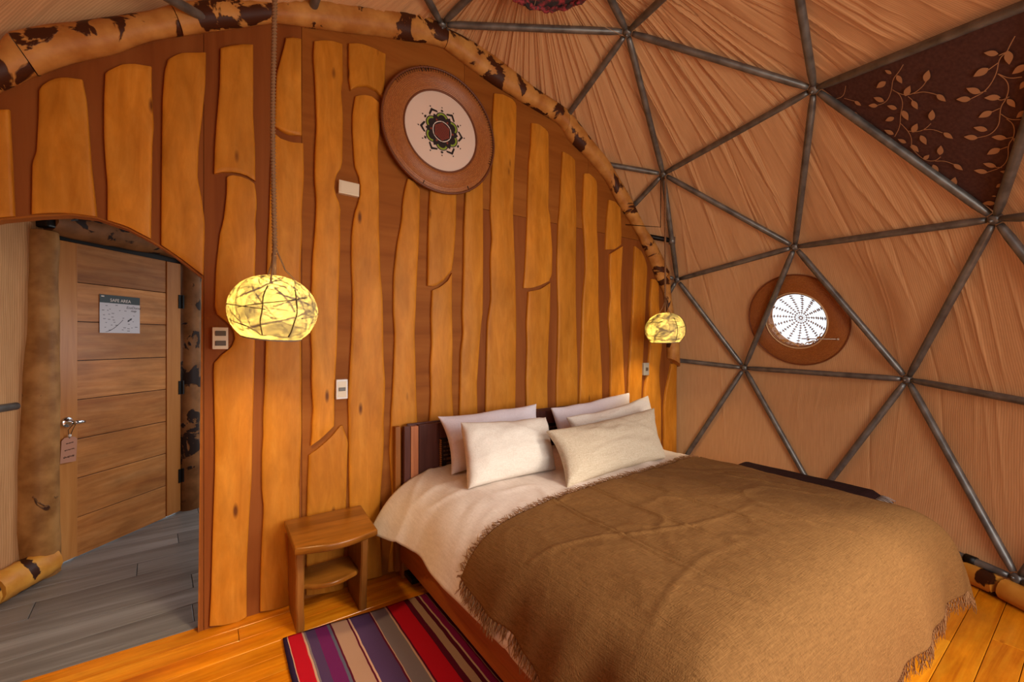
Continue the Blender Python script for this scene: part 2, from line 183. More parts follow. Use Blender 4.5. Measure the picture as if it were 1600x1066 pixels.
class MB:
    """collects shapes for ONE mesh object"""

    def __init__(self):
        self.v, self.f = [], []

    def add(self, v, f):
        b = len(self.v)
        self.v += [tuple(p) for p in v]
        self.f += [tuple(i + b for i in q) for q in f]
        return self

    def box(self, c, s, bev=0.0, rot=None):
        bm = bmesh.new()
        bmesh.ops.create_cube(bm, size=1.0)
        for p in bm.verts:
            p.co = Vector((p.co.x * s[0], p.co.y * s[1], p.co.z * s[2]))
        if bev:
            bmesh.ops.bevel(bm, geom=bm.edges[:], offset=bev, segments=2, affect='EDGES', profile=0.5)
        M = rot.to_matrix() if hasattr(rot, 'to_matrix') else (rot or Matrix.Identity(3))
        bm.verts.index_update()
        vs = [M @ p.co + Vector(c) for p in bm.verts]
        fs = [[p.index for p in f.verts] for f in bm.faces]
        bm.free()
        return self.add(vs, fs)

    def tube(self, pts, r, n=8, cap=True):
        pts = [Vector(p) for p in pts]
        rs = r if isinstance(r, (list, tuple)) else [r] * len(pts)
        vs, fs = [], []
        prev = None
        for i, p in enumerate(pts):
            a = pts[max(i - 1, 0)]
            b = pts[min(i + 1, len(pts) - 1)]
            t = (b - a).normalized()
            if prev is None:
                u = t.orthogonal().normalized()
            else:
                u = (prev - t * prev.dot(t)).normalized()
            prev = u
            w = t.cross(u)
            for k in range(n):
                an = 2 * PI * k / n
                vs.append(p + (u * math.cos(an) + w * math.sin(an)) * rs[i])
        m = len(pts)
        for i in range(m - 1):
            for k in range(n):
                k2 = (k + 1) % n
                fs.append((i * n + k, i * n + k2, (i + 1) * n + k2, (i + 1) * n + k))
        if cap:
            fs.append(tuple(range(n))[::-1])
            fs.append(tuple((m - 1) * n + k for k in range(n)))
        return self.add(vs, fs)

    def lathe(self, prof, n=24, M=None):
        vs, fs = [], []
        for (r, z) in prof:
            for k in range(n):
                a = 2 * PI * k / n
                q = Vector((r * math.cos(a), r * math.sin(a), z))
                vs.append(M @ q if M is not None else q)
        for i in range(len(prof) - 1):
            for k in range(n):
                k2 = (k + 1) % n
                fs.append((i * n + k, i * n + k2, (i + 1) * n + k2, (i + 1) * n + k))
        return self.add(vs, fs)

    def build(self, name, mat, parent=None, smooth=False):
        return mesh(name, self.v, self.f, mat, parent, smooth)


def grid_faces(nr, nc, close=False):
    f = []
    for i in range(nr - 1):
        for j in range(nc - 1):
            f.append((i * nc + j, i * nc + j + 1, (i + 1) * nc + j + 1, (i + 1) * nc + j))
        if close:
            f.append((i * nc + nc - 1, i * nc, (i + 1) * nc, (i + 1) * nc + nc - 1))
    return f


def shade_auto(o, ang=0.6):
    me = o.data
    me.polygons.foreach_set('use_smooth', [True] * len(me.polygons))
    bm = bmesh.new()
    bm.from_mesh(me)
    for e in bm.edges:
        if len(e.link_faces) == 2 and e.calc_face_angle(0) > ang:
            e.smooth = False
    bm.to_mesh(me)
    bm.free()
    return o


_rng = np.random.RandomState(3)
_LAT = _rng.rand(128, 128)


def vnoise(x, y):
    """smooth 2-D value noise in -1..1, vectorised"""
    x = np.asarray(x, float)
    y = np.asarray(y, float)
    xi, yi = np.floor(x).astype(int), np.floor(y).astype(int)
    fx, fy = x - xi, y - yi
    fx, fy = fx * fx * (3 - 2 * fx), fy * fy * (3 - 2 * fy)
    g = lambda a, b: _LAT[a % 128, b % 128]
    v = (g(xi, yi) * (1 - fx) + g(xi + 1, yi) * fx) * (1 - fy) + (g(xi, yi + 1) * (1 - fx) + g(xi + 1, yi + 1) * fx) * fy
    return v * 2 - 1


def fbm(x, y, o=3):
    s, a, t = 0, 1.0, 0
    for k in range(o):
        s = s + a * vnoise(x * 2 ** k + 17 * k, y * 2 ** k + 31 * k)
        t += a
        a *= 0.5
    return s / t


# ------------------------------------------------------------------ materials


class NT:
    def __init__(self, name):
        self.m = bpy.data.materials.new(name)
        self.m.use_nodes = True
        self.t = self.m.node_tree
        self.b = self.t.nodes['Principled BSDF']
        self.out = self.t.nodes['Material Output']

    def n(self, kind, **kw):
        x = self.t.nodes.new(kind)
        for k, v in kw.items():
            if k in ('operation', 'blend_type', 'data_type', 'feature', 'wave_type', 'bands_direction', 'noise_dimensions', 'distance', 'wave_profile', 'attribute_name', 'interpolation_type'):
                setattr(x, k, v)
            else:
                x.inputs[k].default_value = v
        return x

    def l(self, a, b):
        self.t.links.new(a, b)

    def ramp(self, fac, stops, interp='LINEAR'):
        r = self.t.nodes.new('ShaderNodeValToRGB')
        r.color_ramp.interpolation = interp
        e = r.color_ramp.elements
        while len(e) < len(stops):
            e.new(0.5)
        for k, (p, c) in enumerate(stops):
            e[k].position = p
            e[k].color = (*c, 1) if len(c) == 3 else c
        self.l(fac, r.inputs['Fac'])
        return r.outputs['Color']

    def coords(self, scale, offset_random=True, kind='Object', rot=(0, 0, 0)):
        tc = self.n('ShaderNodeTexCoord')
        mp = self.n('ShaderNodeMapping')
        mp.inputs['Scale'].default_value = scale
        mp.inputs['Rotation'].default_value = rot
        self.l(tc.outputs[kind], mp.inputs['Vector'])
        if offset_random:
            oi = self.n('ShaderNodeObjectInfo')
            ml = self.n('ShaderNodeMath', operation='MULTIPLY')
            ml.inputs[1].default_value = 73.0
            self.l(oi.outputs['Random'], ml.inputs[0])
            cb = self.n('ShaderNodeCombineXYZ')
            for k in range(3):
                self.l(ml.outputs[0], cb.inputs[k])
            self.l(cb.outputs[0], mp.inputs['Location'])
        return mp.outputs['Vector']

    def mix(self, fac, a, b, mode='MIX'):
        x = self.t.nodes.new('ShaderNodeMix')
        x.data_type = 'RGBA'
        x.blend_type = mode
        if isinstance(fac, (int, float)):
            x.inputs[0].default_value = fac
        else:
            self.l(fac, x.inputs[0])
        for s, v in ((6, a), (7, b)):
            if isinstance(v, tuple):
                x.inputs[s].default_value = (*v, 1) if len(v) == 3 else v
            else:
                self.l(v, x.inputs[s])
        return x.outputs[2]

    def color(self, c):
        if isinstance(c, tuple):
            self.b.inputs['Base Color'].default_value = (*c, 1)
        else:
            self.l(c, self.b.inputs['Base Color'])

    def bump(self, h, strength=0.3, dist=0.01):
        x = self.n('ShaderNodeBump')
        x.inputs['Strength'].default_value = strength
        x.inputs['Distance'].default_value = dist
        self.l(h, x.inputs['Height'])
        self.l(x.outputs['Normal'], self.b.inputs['Normal'])

    def rough(self, r, spec=None):
        self.b.inputs['Roughness'].default_value = r
        if spec is not None:
            self.b.inputs['Specular IOR Level'].default_value = spec


def srgb(r, g, b):
    f = lambda c: (c / 255 / 12.92) if c / 255 <= 0.04045 else ((c / 255 + 0.055) / 1.055) ** 2.4
    return (f(r), f(g), f(b))


def wood(name, dark, mid, light, axis='Z', grain=26.0, length=1.3, rough=0.42, vary=0.25, bump=0.12, speck=None, coat=0.0, dist=1.0, spec=0.25, mottle=0.0):
    t = NT(name)
    sc = {'X': (length, grain, grain), 'Y': (grain, length, grain), 'Z': (grain, grain, length)}[axis]
    v = t.coords(sc)
    n1 = t.n('ShaderNodeTexNoise', Scale=1.0, Detail=6.0, Roughness=0.6, Distortion=dist)
    t.l(v, n1.inputs['Vector'])
    sc2 = tuple(s * 0.18 for s in sc)
    v2 = t.coords(sc2)
    n2 = t.n('ShaderNodeTexNoise', Scale=1.0, Detail=3.0, Distortion=2.5)
    t.l(v2, n2.inputs['Vector'])
    c1 = t.ramp(n1.outputs['Fac'], [(0.28, dark), (0.5, mid), (0.72, light)])
    c2 = t.ramp(n2.outputs['Fac'], [(0.3, dark), (0.55, mid), (0.75, light)])
    c = t.mix(0.5, c1, c2)
    if mottle:
        v5 = t.coords({'X': (2.5, 7, 7), 'Y': (7, 2.5, 7), 'Z': (7, 7, 2.5)}[axis])
        n5 = t.n('ShaderNodeTexNoise', Scale=1.0, Detail=7.0, Roughness=0.65)
        t.l(v5, n5.inputs['Vector'])
        c = t.mix(1.0, c, t.ramp(n5.outputs['Fac'], [(0.30, (1 - mottle,) * 3), (0.52, (1, 1, 1)), (0.72, (1 + mottle, 1 + mottle, 1 + mottle * 0.8))]), 'MULTIPLY')
    oi = t.n('ShaderNodeObjectInfo')
    mr = t.n('ShaderNodeMapRange')
    mr.inputs['To Min'].default_value = 1.0 - vary
    mr.inputs['To Max'].default_value = 1.0 + vary * 0.7
    t.l(oi.outputs['Random'], mr.inputs['Value'])
    hv = t.n('ShaderNodeHueSaturation')
    t.l(c, hv.inputs['Color'])
    t.l(mr.outputs[0], hv.inputs['Value'])
    c = hv.outputs['Color']
    if speck:
        v3 = t.coords({'X': (2, 7, 7), 'Y': (7, 2, 7), 'Z': (7, 7, 2.2)}[axis])
        vo = t.n('ShaderNodeTexVoronoi', Scale=1.0)
        t.l(v3, vo.inputs['Vector'])
        k = t.ramp(vo.outputs['Distance'], [(0.04, (1, 1, 1)), (0.10, (0, 0, 0))])
        c = t.mix(k, c, speck)
    t.color(c)
    t.rough(rough, spec)
    t.bump(n1.outputs['Fac'], bump, 0.004)
    if coat:
        t.b.inputs['Coat Weight'].default_value = coat
        t.b.inputs['Coat Roughness'].default_value = 0.18
    return t.m


def peeled_log(name, base_d, base_l, bark, amount=0.55, rough=0.5, scale=5.0):
    t = NT(name)
    v = t.coords((scale, scale, scale))
    n = t.n('ShaderNodeTexNoise', Scale=1.0, Detail=5.0, Roughness=0.55, Distortion=0.6)
    t.l(v, n.inputs['Vector'])
    v2 = t.coords((9, 9, 9))
    n2 = t.n('ShaderNodeTexNoise', Scale=1.0, Detail=4.0)
    t.l(v2, n2.inputs['Vector'])
    b = t.ramp(n2.outputs['Fac'], [(0.35, base_d), (0.65, base_l)])
    k = t.ramp(n.outputs['Fac'], [(amount, (0, 0, 0)), (amount + 0.02, (1, 1, 1))])
    c = t.mix(k, b, bark)
    t.color(c)
    t.rough(rough, 0.2)
    t.bump(k, 0.5, 0.006)
    return t.m


def plain(name, c, rough=0.5, metal=0.0, spec=None):
    t = NT(name)
    t.color(c)
    t.rough(rough, spec)
    t.b.inputs['Metallic'].default_value = metal
    return t.m


def cloth(name, c1, c2, scale=420.0, bump=0.25, sheen=0.2, wr=(3.0, 0.0), rough=0.9, slub=0.35):
    """woven cloth: crossing thread waves and slubs in the mesh's UV-free object space"""
    t = NT(name)
    v = t.coords((1, 1, 1), False)
    n = t.n('ShaderNodeTexNoise', Scale=scale * 0.25, Detail=3.0)
    t.l(v, n.inputs['Vector'])
    va = t.coords((scale * 0.6, 14, scale * 0.2), False)
    na = t.n('ShaderNodeTexNoise', Scale=1.0, Detail=2.0)
    t.l(va, na.inputs['Vector'])
    vb = t.coords((14, scale * 0.6, scale * 0.6), False)
    nb = t.n('ShaderNodeTexNoise', Scale=1.0, Detail=2.0)
    t.l(vb, nb.inputs['Vector'])
    ad = t.n('ShaderNodeMath', operation='ADD')
    t.l(na.outputs['Fac'], ad.inputs[0])
    t.l(nb.outputs['Fac'], ad.inputs[1])
    ad2 = t.n('ShaderNodeMath', operation='MULTIPLY_ADD')
    t.l(n.outputs['Fac'], ad2.inputs[0])
    ad2.inputs[1].default_value = 0.6
    t.l(ad.outputs[0], ad2.inputs[2])
    mr = t.n('ShaderNodeMapRange')
    mr.inputs['From Min'].default_value = 0.9
    mr.inputs['From Max'].default_value = 1.7
    t.l(ad2.outputs[0], mr.inputs['Value'])
    t.color(t.mix(mr.outputs[0], c1, c2))
    t.rough(rough, 0.15)
    t.bump(ad2.outputs[0], bump, 0.002)
    return t.m


M = {}
M['slab'] = wood('slab_wood', srgb(172, 102, 20), srgb(196, 124, 34), srgb(212, 144, 54), 'Z', 14, 2.6, 0.5, 0.10, 0.08, speck=srgb(110, 58, 16), spec=0.2, dist=1.6, mottle=0.22)
M['slab_edge'] = M['slab']
M['ply'] = wood('plywood', srgb(128, 68, 22), srgb(152, 88, 32), srgb(166, 102, 42), 'X', 12, 1.2, 0.6, 0.08, 0.03, spec=0.12)
M['ply_v'] = wood('plywood_upright', srgb(116, 58, 22), srgb(138, 76, 32), srgb(152, 90, 42), 'Z', 12, 0.8, 0.6, 0.10, 0.03, spec=0.12)
M['wallcore'] = plain('wall_core', srgb(90, 55, 28), 0.8)
M['arch_log'] = peeled_log('peeled_arch_log', srgb(170, 108, 48), srgb(204, 146, 76), srgb(70, 34, 16), 0.55, 0.5, 5.5)
M['base_log'] = peeled_log('peeled_base_log', srgb(190, 120, 40), srgb(214, 150, 62), srgb(60, 28, 12), 0.60, 0.42, 6)
M['door_log'] = peeled_log('door_post_log', srgb(132, 86, 40), srgb(170, 120, 66), srgb(62, 34, 18), 0.68, 0.55, 5)
M['dark_log'] = peeled_log('door_post_dark_log', srgb(104, 64, 30), srgb(136, 88, 48), srgb(40, 22, 14), 0.56, 0.6, 5)
M['floor'] = wood('pine_floor', srgb(168, 78, 8), srgb(212, 124, 16), srgb(232, 156, 34), 'X', 16, 0.9, 0.22, 0.12, 0.04, speck=srgb(140, 66, 12), coat=0.2, dist=2.5, mottle=0.3)
M['grey_floor'] = wood('grey_vinyl_plank', srgb(78, 72, 68), srgb(116, 110, 105), srgb(154, 150, 146), 'X', 16, 1.0, 0.28, 0.14, 0.05, spec=0.5)
M['door'] = wood('door_wood', srgb(138, 76, 30), srgb(178, 114, 58), srgb(202, 142, 86), 'X', 16, 1.1, 0.42, 0.18, 0.05, dist=2.0, mottle=0.3)
M['door_stile'] = wood('door_stile_wood', srgb(150, 88, 34), srgb(176, 112, 54), srgb(192, 132, 72), 'Z', 20, 1.2, 0.38, 0.08, 0.05)
M['stand'] = wood('nightstand_wood', srgb(100, 54, 12), srgb(148, 88, 26), srgb(178, 114, 44), 'X', 18, 1.4, 0.3, 0.12, 0.06, speck=srgb(90, 42, 12), coat=0.2, mottle=0.3)
M['stand_leg'] = wood('nightstand_leg_wood', srgb(96, 54, 18), srgb(138, 84, 32), srgb(166, 108, 52), 'Z', 22, 1.8, 0.4, 0.12, 0.1)
M['bed'] = wood('bed_rail_wood', srgb(138, 72, 26), srgb(178, 100, 42), srgb(200, 122, 58), 'Y', 24, 1.4, 0.35, 0.1, 0.05)
M['bed_z'] = wood('bed_post_wood', srgb(112, 62, 22), srgb(150, 90, 36), srgb(176, 114, 54), 'Z', 24, 1.4, 0.4, 0.1, 0.05)
M['hb_dark'] = wood('headboard_dark_wood', srgb(62, 34, 30), srgb(88, 52, 46), srgb(110, 70, 62), 'Z', 26, 1.6, 0.3, 0.1, 0.05)
M['hb_light'] = wood('headboard_light_wood', srgb(150, 88, 56), srgb(186, 118, 80), srgb(206, 142, 98), 'Z', 30, 1.6, 0.3, 0.06, 0.05)
M['carve'] = plain('carved_panel_ground', srgb(44, 26, 22), 0.55)
M['carve_hi'] = plain('carved_panel_raised', srgb(112, 82, 64), 0.5)
M['rope_trim'] = plain('rope_trim', srgb(176, 104, 44), 0.55)
M['duvet'] = cloth('duvet_cotton', srgb(206, 190, 178), srgb(224, 210, 200), 300, 0.10, 0.1)
M['blanket'] = cloth('brown_blanket', srgb(98, 65, 31), srgb(132, 92, 50), 620, 0.8, 0.25)
M['fringe'] = plain('blanket_fringe_lit', srgb(150, 106, 64), 0.95)  # paler than the blanket: light on the threads is put into the colour
M['white_pillow'] = cloth('white_cotton', srgb(214, 206, 214), srgb(226, 219, 226), 300, 0.05, 0.05)
M['cream_pillow'] = cloth('cream_linen', srgb(206, 194, 180), srgb(228, 219, 208), 700, 0.25, 0.1)
M['linen_pillow'] = cloth('natural_linen', srgb(174, 155, 130), srgb(206, 190, 167), 600, 0.4, 0.1)
M['plastic'] = plain('ivory_plastic', srgb(222, 206, 178), 0.35)
M['white_plastic'] = plain('white_plastic', srgb(226, 222, 218), 0.35)
M['grey_plastic'] = plain('grey_plastic', srgb(150, 146, 142), 0.4)
M['rocker'] = plain('dark_rocker', srgb(84, 70, 58), 0.3)
M['chrome'] = plain('chrome', (0.72, 0.73, 0.75), 0.14, 1.0)
M['black_metal'] = plain('black_metal', srgb(30, 26, 24), 0.45, 0.6)
M['paper'] = plain('paper', srgb(198, 190, 192), 0.6)
M['ink'] = plain('ink', srgb(70, 64, 70), 0.7)
M['band'] = plain('poster_band', srgb(34, 44, 44), 0.5)
M['tag'] = plain('tag_board', srgb(176, 120, 92), 0.65)
M['ink_dark'] = plain('marker_ink', srgb(46, 24, 20), 0.7)
M['canvas'] = plain('disc_canvas', srgb(222, 196, 178), 0.85)
M['m_black'] = plain('mandala_black', srgb(34, 20, 20), 0.8)
M['m_green'] = plain('mandala_green', srgb(136, 158, 40), 0.8)
M['m_red'] = plain('mandala_red', srgb(124, 50, 34), 0.8)
M['m_white'] = plain('mandala_white', srgb(226, 208, 196), 0.8)
M['leafprint'] = plain('leaf_print', srgb(180, 138, 100), 0.85)
M['cordm'] = plain('hemp_cord', srgb(138, 100, 66), 0.9)
M['thread'] = plain('lamp_thread', srgb(84, 64, 30), 0.9)
M['dark_cloth'] = cloth('dark_runner', srgb(34, 18, 18), srgb(48, 26, 26), 200, 0.3, 0.1)
M['yarn_white'] = plain('white_yarn', srgb(150, 134, 124), 0.95)
M['castor'] = plain('grey_foot_cap', srgb(130, 130, 132), 0.4)


def m_steel():
    t = NT('galvanised_steel')
    v = t.coords((14, 14, 14))
    n = t.n('ShaderNodeTexNoise', Scale=1.0, Detail=4.0)
    t.l(v, n.inputs['Vector'])
    t.color(t.ramp(n.outputs['Fac'], [(0.3, srgb(98, 96, 94)), (0.7, srgb(138, 136, 132))]))
    t.b.inputs['Metallic'].default_value = 0.6
    r = t.ramp(n.outputs['Fac'], [(0.3, (0.36,) * 3), (0.7, (0.5,) * 3)])
    t.l(r, t.b.inputs['Roughness'])
    return t.m


def m_fabric():
    """tan striped dome lining; u = arc length along the horizontal, v = along the slope"""
    t = NT('dome_lining')
    uv = t.n('ShaderNodeUVMap')
    uv.uv_map = 'UVMap'
    sx = t.n('ShaderNodeSeparateXYZ')
    t.l(uv.outputs[0], sx.inputs[0])
    cb = t.n('ShaderNodeCombineXYZ')
    nw = t.n('ShaderNodeTexNoise', Scale=3.0, Detail=2.0)
    t.l(uv.outputs[0], nw.inputs['Vector'])
    ad = t.n('ShaderNodeMath', operation='MULTIPLY_ADD')
    t.l(nw.outputs['Fac'], ad.inputs[0])
    ad.inputs[1].default_value = 0.03
    t.l(sx.outputs[0], ad.inputs[2])
    s = t.n('ShaderNodeMath', operation='MULTIPLY')
    s.inputs[1].default_value = 2 * PI / 0.0125
    t.l(ad.outputs[0], s.inputs[0])
    si = t.n('ShaderNodeMath', operation='SINE')
    t.l(s.outputs[0], si.inputs[0])
    mp = t.n('ShaderNodeMapping')
    mp.inputs['Scale'].default_value = (60, 6, 1)
    t.l(uv.outputs[0], mp.inputs['Vector'])
    n2 = t.n('ShaderNodeTexNoise', Scale=1.0, Detail=4.0)
    t.l(mp.outputs[0], n2.inputs['Vector'])
    mr = t.n('ShaderNodeMapRange')
    mr.inputs['From Min'].default_value = -1
    t.l(si.outputs[0], mr.inputs['Value'])
    c = t.mix(mr.outputs[0], srgb(180, 130, 84), srgb(206, 156, 106))
    c = t.mix(0.35, c, t.ramp(n2.outputs['Fac'], [(0.3, srgb(172, 122, 78)), (0.7, srgb(208, 158, 110))]))
    t.color(c)
    t.rough(0.75, 0.2)
    hh = t.n('ShaderNodeMath', operation='MULTIPLY_ADD')
    t.l(si.outputs[0], hh.inputs[0])
    hh.inputs[1].default_value = 0.25
    t.l(n2.outputs['Fac'], hh.inputs[2])
    t.bump(hh.outputs[0], 0.25, 0.003)
    tr = t.n('ShaderNodeBsdfTranslucent')
    tr.inputs['Color'].default_value = (*srgb(206, 140, 96), 1)
    mx = t.n('ShaderNodeMixShader')
    mx.inputs[0].default_value = 0.07
    t.l(t.b.outputs[0], mx.inputs[1])
    t.l(tr.outputs[0], mx.inputs[2])
    t.l(mx.outputs[0], t.out.inputs['Surface'])
    return t.m


def m_wicker():
    t = NT('wicker')
    uv = t.n('ShaderNodeUVMap')
    uv.uv_map = 'UVMap'
    w = t.n('ShaderNodeMapping')
    w.inputs['Scale'].default_value = (1, 1, 1)
    t.l(uv.outputs[0], w.inputs['Vector'])
    ch = t.n('ShaderNodeTexBrick', Scale=1.0)
    ch.inputs['Color1'].default_value = (*srgb(186, 116, 56), 1)
    ch.inputs['Color2'].default_value = (*srgb(162, 94, 42), 1)
    ch.inputs['Mortar'].default_value = (*srgb(124, 68, 30), 1)
    ch.inputs['Mortar Size'].default_value = 0.006
    ch.inputs['Brick Width'].default_value = 0.05
    ch.inputs['Row Height'].default_value = 0.045
    t.l(w.outputs[0], ch.inputs['Vector'])
    t.color(ch.outputs['Color'])
    t.rough(0.45)
    t.bump(ch.outputs['Fac'], -0.6, 0.004)
    return t.m


def m_shade():
    """felted fibre lamp shade: pale, thin patches between thick veins; lit from inside by its bulb"""
    t = NT('lamp_shade_fibre')
    v = t.coords((1, 1, 1))
    n = t.n('ShaderNodeTexNoise', Scale=9.0, Detail=2.0)
    t.l(v, n.inputs['Vector'])
    mixv = t.mix(0.25, v, n.outputs['Color'])
    vo = t.n('ShaderNodeTexVoronoi', feature='DISTANCE_TO_EDGE', Scale=24.0)
    t.l(mixv, vo.inputs['Vector'])
    n3 = t.n('ShaderNodeTexNoise', Scale=11.0, Detail=3.0)
    t.l(v, n3.inputs['Vector'])
    k = t.ramp(vo.outputs['Distance'], [(0.0, (0.42,) * 3), (0.25, (1,) * 3)])
    k2 = t.ramp(n3.outputs['Fac'], [(0.36, (0.3,) * 3), (0.60, (1.3,) * 3)])
    kk = t.mix(1.0, t.mix(0.9, (1.0, 1.0, 1.0), k), k2, 'MULTIPLY')
    t.color(srgb(214, 190, 176))
    t.rough(0.8)
    tr = t.n('ShaderNodeBsdfTranslucent')
    cc = t.mix(1.0, kk, (0.20, 0.165, 0.052), 'MULTIPLY')
    t.l(cc, tr.inputs['Color'])
    mx = t.n('ShaderNodeMixShader')
    mx.inputs[0].default_value = 0.7
    t.l(t.b.outputs[0], mx.inputs[1])
    t.l(tr.outputs[0], mx.inputs[2])
    t.l(mx.outputs[0], t.out.inputs['Surface'])
    t.bump(n3.outputs['Fac'], 0.4, 0.01)
    return t.m


def m_rug():
    t = NT('striped_rug_weave')
    tc = t.n('ShaderNodeTexCoord')
    sx = t.n('ShaderNodeSeparateXYZ')
    nz = t.n('ShaderNodeTexNoise', Scale=14.0, Detail=2.0)
    t.l(tc.outputs['Object'], nz.inputs['Vector'])
    t.l(tc.outputs['Object'], sx.inputs[0])
    a = t.n('ShaderNodeMath', operation='MULTIPLY_ADD')
    t.l(nz.outputs['Fac'], a.inputs[0])
    a.inputs[1].default_value = 0.006
    t.l(sx.outputs[0], a.inputs[2])
    mr = t.n('ShaderNodeMapRange')
    mr.inputs['From Min'].default_value = 0.003
    mr.inputs['From Max'].default_value = 1.003
    t.l(a.outputs[0], mr.inputs['Value'])
    cols = dict(navy=srgb(52, 34, 66), cream=srgb(206, 160, 130), red=srgb(190, 20, 36), grey=srgb(128, 112, 112), plum=srgb(110, 34, 88),
                slate=srgb(96, 92, 108), wine=srgb(92, 18, 40), beige=srgb(180, 138, 112), violet=srgb(84, 58, 92), magenta=srgb(134, 22, 72))
    w = [(0, 'navy'), (.012, 'cream'), (.018, 'red'), (.078, 'cream'), (.084, 'grey'), (.092, 'violet'), (.13, 'plum'), (.184, 'slate'), (.196, 'wine'), (.207, 'beige'),
         (.275, 'wine'), (.285, 'cream'), (.29, 'violet'), (.381, 'wine'), (.387, 'cream'), (.392, 'grey'), (.464, 'cream'), (.470, 'wine'), (.478, 'red'),
         (.565, 'wine'), (.59, 'beige'), (.627, 'wine'), (.645, 'cream'), (.655, 'magenta'), (.685, 'cream'), (.690, 'wine'), (.70, 'navy'), (.76, 'navy')]
    c = t.ramp(mr.outputs[0], [(p, cols[k]) for p, k in w], 'CONSTANT')
    mp = t.n('ShaderNodeMapping')
    mp.inputs['Scale'].default_value = (900, 220, 1)
    t.l(tc.outputs['Object'], mp.inputs['Vector'])
    n2 = t.n('ShaderNodeTexNoise', Scale=1.0, Detail=2.0)
    t.l(mp.outputs[0], n2.inputs['Vector'])
    g = t.ramp(n2.outputs['Fac'], [(0.3, (0.72,) * 3), (0.7, (1.0,) * 3)])
    t.color(t.mix(1.0, c, g, 'MULTIPLY'))
    t.rough(0.95, 0.1)
    t.bump(n2.outputs['Fac'], 0.5, 0.003)
    return t.m


def m_brown_panel():
    t = NT('brown_panel_cloth')
    v = t.coords((60, 60, 8), False)
    n = t.n('ShaderNodeTexNoise', Scale=1.0, Detail=3.0)
    t.l(v, n.inputs['Vector'])
    t.color(t.ramp(n.outputs['Fac'], [(0.3, srgb(76, 50, 46)), (0.7, srgb(92, 62, 56))]))
    t.rough(0.8, 0.2)
    t.bump(n.outputs['Fac'], 0.2, 0.003)
    return t.m


def m_yarn():
    t = NT('red_black_yarn')
    v = t.coords((1, 1, 1))
    n = t.n('ShaderNodeTexNoise', Scale=24.0, Detail=3.0)
    t.l(v, n.inputs['Vector'])
    t.color(t.ramp(n.outputs['Fac'], [(0.40, srgb(48, 40, 40)), (0.50, srgb(110, 44, 46)), (0.60, srgb(170, 60, 66)), (0.7, srgb(60, 60, 62))]))
    t.rough(0.95)
    t.bump(n.outputs['Fac'], 0.8, 0.01)
    return t.m


def m_glass():
    t = NT('porthole_glass')
    t.color((1, 1, 1))
    t.rough(0.02)
    t.b.inputs['Transmission Weight'].default_value = 1.0
    t.b.inputs['IOR'].default_value = 1.02
    return t.m


M['steel'] = m_steel()
M['fabric'] = m_fabric()
M['wicker'] = m_wicker()
M['shade'] = m_shade()
M['rug'] = m_rug()
M['brown_panel'] = m_brown_panel()
M['yarn'] = m_yarn()
M['glass'] = m_glass()

# ================================================================== SETTING
# ------------------------------------------------------------------ dome lining
NV = np.array(NODES)
Pn, Pd = [], []
for t in TRIS:
    a, b, c = NV[list(t)]
    n = np.cross(b - a, c - a)
    n /= np.linalg.norm(n)
    d = n @ (a - np.array(DC))
    if d < 0:
        n, d = -n, -d
    Pn.append(n)
    Pd.append(d)
Pn, Pd = np.array(Pn), np.array(Pd)
PORT_C = Vector((3.907, -0.990, 1.566))          # centre of the round window
PORT_N = Vector((0.9573, -0.0587, 0.2829)).normalized()
PORT_D = (PORT_C - DC).dot(PORT_N)


def shell_radius(dirs):
    """distance from the dome centre to the strut polyhedron"""
    q = dirs @ Pn.T
    r = np.where(q > 0.15, Pd[None, :] / np.maximum(q, 0.15), 99.0)
    return r.min(axis=1)


